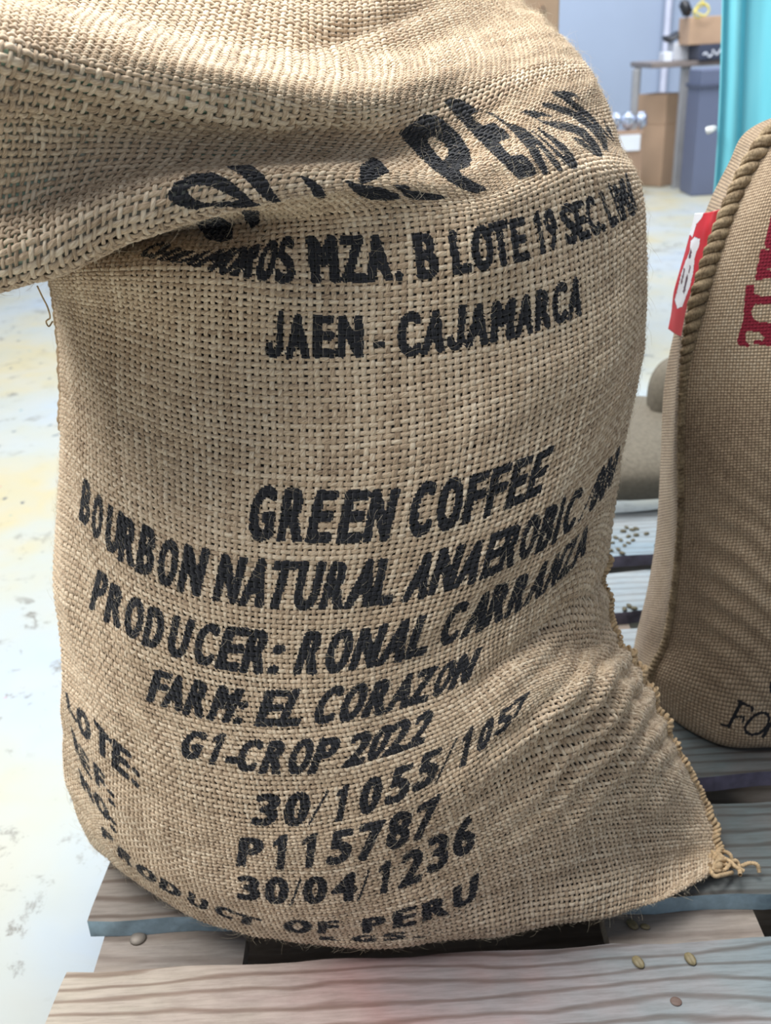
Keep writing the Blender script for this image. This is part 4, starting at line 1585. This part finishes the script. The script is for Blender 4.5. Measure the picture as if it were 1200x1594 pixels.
def child(o, par, inv):
    o.parent = par; o.matrix_parent_inverse = inv
    return o


W_ = 1.25
child(box('table_top', (xa + W_ / 2, DY + .22, tz), (W_, 0.46, 0.028), TOPM), table, TI)
lx0 = at(991, 150, DY)[0]; lx1 = at(1064, 180, DY)[0]
for lx_, ly_ in ((lx0, DY + .05), (at(990, 150, DY + .4)[0], DY + .4), (lx1, DY + .03), (xa + W_ - .05, DY + .05), (xa + W_ - .05, DY + .4)):
    child(box('leg', (lx_, ly_, (tz + FLOOR_Z) / 2 - .007), (0.035 if lx_ != lx1 else 0.05, 0.035, tz - FLOOR_Z - .014), MET, bevel=0.004), table, TI)
tztop = tz + 0.0145


def on_table(name, x0, y0, x1, y1, Y, depth, mat, label, cat, rotz=0, group=None):
    a = at(x0, y1, Y)[0]; b_ = at(x1, y1, Y)[0]
    h = (y1 - y0) / F_PX * Y * 0.93
    o = box(name, ((a + b_) / 2, Y + depth / 2, tztop + h / 2), (b_ - a, depth, h), mat, None, 0.004, rotz)
    tag(o, label, cat, group)
    return o, h


on_table('carton', 1033, 84, 1046, 97, DY + .05, .10, WHITE, 'small low white carton at the left end of the cartons on the table', 'box')
wb, wh = on_table('carton', 1048, 70, 1074, 95, DY + .17, .14, WHITE, 'larger white carton on the table under the black tray', 'box')
# black scoop-like tray on the white carton
q = at(1049, 70, DY + .2)
bm = bmesh.new()
bmesh.ops.create_uvsphere(bm, u_segments=24, v_segments=12, radius=1.0)
for v in bm.verts:
    v.co = Vector((v.co.x * 0.062, v.co.y * .07, (v.co.z * 0.030 if v.co.z > 0 else v.co.z * 0.012)))
    v.co.z += 0.010 * math.sin(v.co.x * 60)
zmin = min(v.co.z for v in bm.verts)
bmesh.ops.translate(bm, verts=bm.verts, vec=Vector((q[0] + .005, DY + .24, tztop + wh - zmin + .001)))
me = bpy.data.meshes.new('plastic_tray'); bm.to_mesh(me); bm.free()
tag(link('plastic_tray', me, BLK), 'black crumpled plastic tray on top of the white carton', 'tray')
# dark crate with white scribbled side, cardboard box on it
DC = DY - 0.10
a = at(1092, 90, DC)[0]
crate = empty('open_crate', (a + .2, DC + .2, tztop))
tag(crate, 'dark crate with pale scribbles on its side standing on the table end', 'crate')
CI = Matrix.Translation(-Vector((a + .2, DC + .2, tztop)))
ch_ = 0.075
child(box('crate_body', (a + .22, DC + .20, tztop + ch_ / 2 + .001), (0.42, 0.26, ch_), simple('dark_navy_plastic', (0.05, 0.06, 0.10), .5)), crate, CI)
for k in range(7):
    zz = tztop + .025 + .01 * (k % 3)
    x_ = a + .03 + .045 * k
    pts = np.array([[x_ + t * .05, DC + .068, zz + .011 * math.sin(t * 7 + k)] for t in np.linspace(0, 1, 14)])
    child(tubes('pale_marking', [pts], [0.004], WHITE, sides=6), crate, CI)
bz = tztop + ch_ + .002
bx0 = at(1081, 60, DC)[0]
hh = (75 - 39) / F_PX * DC
o = box('cardboard_box', (bx0 + .24, DC + .20, bz + hh / 2), (0.48, 0.20, hh), CARD)
tag(o, 'brown cardboard box raised on the dark crate at the table end', 'box')
# black handled tool on the box, yellow cord hanging above
q = at(1080, 30, DC)
bm = bmesh.new()
bmesh.ops.create_cube(bm, size=1)
for v in bm.verts: v.co = Vector((v.co.x * .05, v.co.y * .05, v.co.z * .085))
bmesh.ops.bevel(bm, geom=bm.edges[:], offset=0.012, segments=3, affect='EDGES')
bmesh.ops.rotate(bm, verts=bm.verts, matrix=Matrix.Rotation(math.radians(-28), 3, 'Y'))
zmin = min(v.co.z for v in bm.verts)
bmesh.ops.translate(bm, verts=bm.verts, vec=Vector((q[0], DC + .16, bz + hh - zmin + .001)))
me = bpy.data.meshes.new('hand_tool'); bm.to_mesh(me); bm.free()
tag(link('hand_tool', me, BLK), 'black hand tool leaning on top of the raised cardboard box', 'tool')
yel = simple('yellow_cord', (0.62, 0.52, 0.10), 0.5)
q = at(1092, 16, DC + .04)
tt_ = np.linspace(0, 1, 90)
l1 = np.stack([q[0] + .03 * np.cos(tt_ * 11) * (1 + .3 * np.sin(tt_ * 23)), np.full(90, DC + .04) + .01 * np.sin(tt_ * 9), q[2] + .028 * np.sin(tt_ * 11) + .01 * np.cos(tt_ * 17)], 1)
l2 = np.stack([q[0] + .01 * np.sin(tt_ * 4), np.full(90, DC + .04), q[2] + .02 + tt_ * 0.6], 1)
v, f = join_meshes([tube_mesh(l1, .005, 8), tube_mesh(l2, .004, 8)])
tag(link('hanging_cord', quads_mesh('hanging_cord', v, f), yel), 'thin yellow cord hanging in loops over the raised cardboard box', 'cord')

# floor-standing cardboard box with two faces
by = onz(1020, 262, FLOOR_Z)[1]
by = 5.85
xa_, xb_ = at(1006, 200, by)[0], at(1072, 200, by)[0]
zt_ = at(1030, 148, by)[2]
tall = empty('cardboard_box', ((xa_ + xb_) / 2, by + .15, FLOOR_Z))
tag(tall, 'tall brown cardboard box standing on the floor under the table', 'box')
I4 = Matrix.Translation(-Vector(((xa_ + xb_) / 2, by + .15, FLOOR_Z)))
zm_ = at(1030, 195, by)[2]
w4 = (xb_ - xa_) * .80
child(box('box_body', ((xa_ + xb_) / 2, by + .15, (zm_ + FLOOR_Z) / 2 + .001), (w4, w4, zm_ - FLOOR_Z - .001), CARD, rotz=math.radians(-50), bevel=.004), tall, I4)
child(box('raised_flaps', ((xa_ + xb_) / 2, by + .15, (zm_ + zt_) / 2 + .001), (w4 * .99, w4 * .99, zt_ - zm_), CARD, rotz=math.radians(-50), bevel=.004), tall, I4)
# bin
ny = 5.45
o_, zt2, a2_, b2_ = world_box('bin_body', 1086, 108, 1132, 268, ny, .22, BINM, floor=True)
binr = empty('waste_bin', ((a2_ + b2_) / 2, ny + .11, FLOOR_Z))
tag(binr, 'tall slate-blue plastic bin standing between the table leg and the turquoise sheet', 'bin')
I5 = Matrix.Translation(-Vector(((a2_ + b2_) / 2, ny + .11, FLOOR_Z)))
child(o_, binr, I5)
zr = at(1095, 134, ny)[2]
child(box('bin_rim', ((a2_ + b2_) / 2, ny + .11, zr), (b2_ - a2_ + .02, .24, .02), simple('bin_rim_plastic', (0.07, 0.085, 0.14), .5)), binr, I5)
# low box with a white panel and the foil bags on it
o_, zt3, a3, b3 = world_box('box_body', 940, 206, 1001, 258, 5.50, .16, CARD_D, floor=True)
lowb = empty('cardboard_box', ((a3 + b3) / 2, 5.58, FLOOR_Z))
tag(lowb, 'low dark cardboard box with a white panel, carrying foil packets', 'box')
I6 = Matrix.Translation(-Vector(((a3 + b3) / 2, 5.58, FLOOR_Z)))
child(o_, lowb, I6)
pz0, pz1 = at(975, 235, 5.5)[2], at(975, 210, 5.5)[2]
px0_, px1_ = at(962, 220, 5.5)[0], at(996, 220, 5.5)[0]
child(box('white_panel', ((px0_ + px1_) / 2, 5.4965, (pz0 + pz1) / 2), (px1_ - px0_, .006, pz1 - pz0), WHITE, bevel=.001), lowb, I6)
foil = simple('silver_foil', (0.55, 0.62, 0.78), 0.22, 0.85, var=.3, scale=30)
first = None
hf = (205 - 181) / F_PX * by
for k, (dx_, lab_) in enumerate(((0.05, 'left silver foil packet on the low cardboard box'), (0.12, 'middle silver foil packet on the low cardboard box'), (0.193, 'right silver foil packet on the low cardboard box'))):
    if first is None:
        bm = bmesh.new()
        bmesh.ops.create_icosphere(bm, subdivisions=4, radius=1)
        for v in bm.verts:
            n_s = 0.10 * math.sin(v.co.x * 9 + v.co.z * 5) + 0.08 * math.sin(v.co.y * 13 + v.co.x * 4) + .06 * math.sin(v.co.z * 17)
            v.co = v.co * (1 + n_s)
            v.co = Vector((v.co.x * .026, v.co.y * .034, v.co.z * hf * .45))
        zf = min(v.co.z for v in bm.verts)
        me = bpy.data.meshes.new('foil_packet'); bm.to_mesh(me); bm.free()
        first = link('foil_packet', me, foil)
        o = first
    else:
        o = first.copy(); COL.objects.link(o)
    o.location = (a3 + dx_ + .02, 5.57, zt3 - zf + .001)
    o.rotation_euler = (0, 0, k * 1.3)
    tag(o, lab_, 'packet', 'foil packets on the low box')

# tall carton behind the big sack (only its upper right part shows)
cy_ = 2.3
x0_, x1_ = at(640, 0, cy_)[0], at(871, 20, cy_)[0]
o_ = box('box_body', ((x0_ + x1_) / 2, cy_ + .2, (FLOOR_Z + 1.05) / 2 + .0005), (x1_ - x0_, .4, 1.05 - FLOOR_Z - .001), CARD, bevel=.004)
tc_ = empty('cardboard_carton', ((x0_ + x1_) / 2, cy_ + .2, FLOOR_Z))
tag(tc_, 'tall plain brown carton standing right behind the top of the big sack', 'box')
I7 = Matrix.Translation(-Vector(((x0_ + x1_) / 2, cy_ + .2, FLOOR_Z)))
child(o_, tc_, I7)
q = at(844, 14, cy_)
bm = bmesh.new()
bmesh.ops.create_cone(bm, cap_ends=True, segments=20, radius1=.007, radius2=.007, depth=.004)
bmesh.ops.rotate(bm, verts=bm.verts, matrix=Matrix.Rotation(math.pi / 2, 3, 'X'))
bmesh.ops.translate(bm, verts=bm.verts, vec=Vector((q[0], cy_ - .001, q[2])))
me = bpy.data.meshes.new('hand_hole'); bm.to_mesh(me); bm.free()
child(link('hand_hole', me, CARD_D, smooth=False), tc_, I7)


# ------------------------------------------------------------ spilled coffee beans
def bean_mesh():
    nu, nv = 20, 14
    th = np.linspace(0, 2 * math.pi, nu, endpoint=False)
    ph = np.linspace(-math.pi / 2 + .05, math.pi / 2 - .05, nv)
    T_, P_2 = np.meshgrid(th, ph)
    x = np.cos(P_2) * np.cos(T_) * 0.0034
    z = np.cos(P_2) * np.sin(T_) * 0.0020
    y = np.sin(P_2) * 0.0050
    g = np.exp(-(x / 0.0007)**2) * (z > 0) * 0.0007
    z = np.maximum(z - g, -0.0014)
    return quads_mesh('coffee_bean', np.stack([x, y, z + .0014], -1).reshape(-1, 3), grid_faces(nv, nu, True))


BM = bean_mesh()
BM_DARK = BM.copy()
BEAN_D = simple('dark_olive_bean', (0.07, 0.06, 0.03), 0.6)
BEAN = simple('green_coffee_bean', (0.20, 0.165, 0.09), 0.5, var=.2, scale=200)
BEAN_B = simple('brown_bean_piece', (0.13, 0.085, 0.07), 0.6)
b0 = None


def bean(px_, py_, z, ang, sc, label, group=None, mat=None):
    global b0
    if b0 is None:
        b0 = link('coffee_bean', BM, BEAN); o = b0
    else:
        o = b0.copy(); COL.objects.link(o)
    if group:
        if not BM_DARK.materials: BM_DARK.materials.append(BEAN_D)
        o.data = BM_DARK
    p_ = onz(px_, py_, z)
    o.location = p_ + np.array([0, 0, 0.0002])
    o.rotation_euler = (0, 0, math.radians(ang))
    o.scale = (sc, sc, sc)
    tag(o, label, 'coffee bean', group)
    return o


bean(993, 1500, 0.0, 22, 1.25, 'left of the two green coffee beans on the front pallet board')
bean(1074, 1495, 0.0, 14, 1.25, 'right of the two green coffee beans on the front pallet board')
bean(984, 1441, -TH, 30, 1.2, 'larger bean of the pair on the lower board behind the front one')
bean(1004, 1444, -TH, 70, 0.85, 'smaller round bean of the pair on the lower board behind the front one')
fr = link('bean_fragment', BM.copy(), None)
fr.data.materials.clear(); fr.data.materials.append(BEAN_B)
fr.location = onz(1052, 1560, 0.0) + np.array([0, 0, .0002]); fr.scale = (1.2, .9, .5); fr.rotation_euler = (0, 0, 1.3)
tag(fr, 'flat brown bean fragment on the front pallet board', 'bean fragment')
rb = random.Random(9)
for k, (bx_, by_) in enumerate([(952, 846), (958, 838), (966, 842), (972, 850), (950, 858), (962, 856), (978, 836), (985, 842), (978, 846), (970, 828), (990, 834), (984, 826), (975, 822), (1006, 832), (1022, 850), (946, 850), (968, 862), (990, 824)]):
    bean(bx_, by_, 0.0, rb.uniform(0, 180), rb.uniform(.8, 1.05), 'small dark coffee bean in the scatter on the far boards between the sacks', 'coffee beans scattered on the far boards')
for (bx_, by_), w_ in zip(((972, 949), (979, 944), (987, 948)), ('left', 'middle', 'right')):
    bean(bx_, by_, 0.0, rb.uniform(0, 180), .95, w_ + ' of the three dark coffee beans huddled at a board edge between the sacks', 'coffee beans at the board edge in the gap')
for (bx_, by_), w_ in zip(((962, 1006), (970, 1018)), ('farther', 'nearer')):
    bean(bx_, by_, 0.0, rb.uniform(0, 180), .95, w_ + ' of two coffee beans close beside the twine seam of the big sack', 'coffee beans beside the big sack')
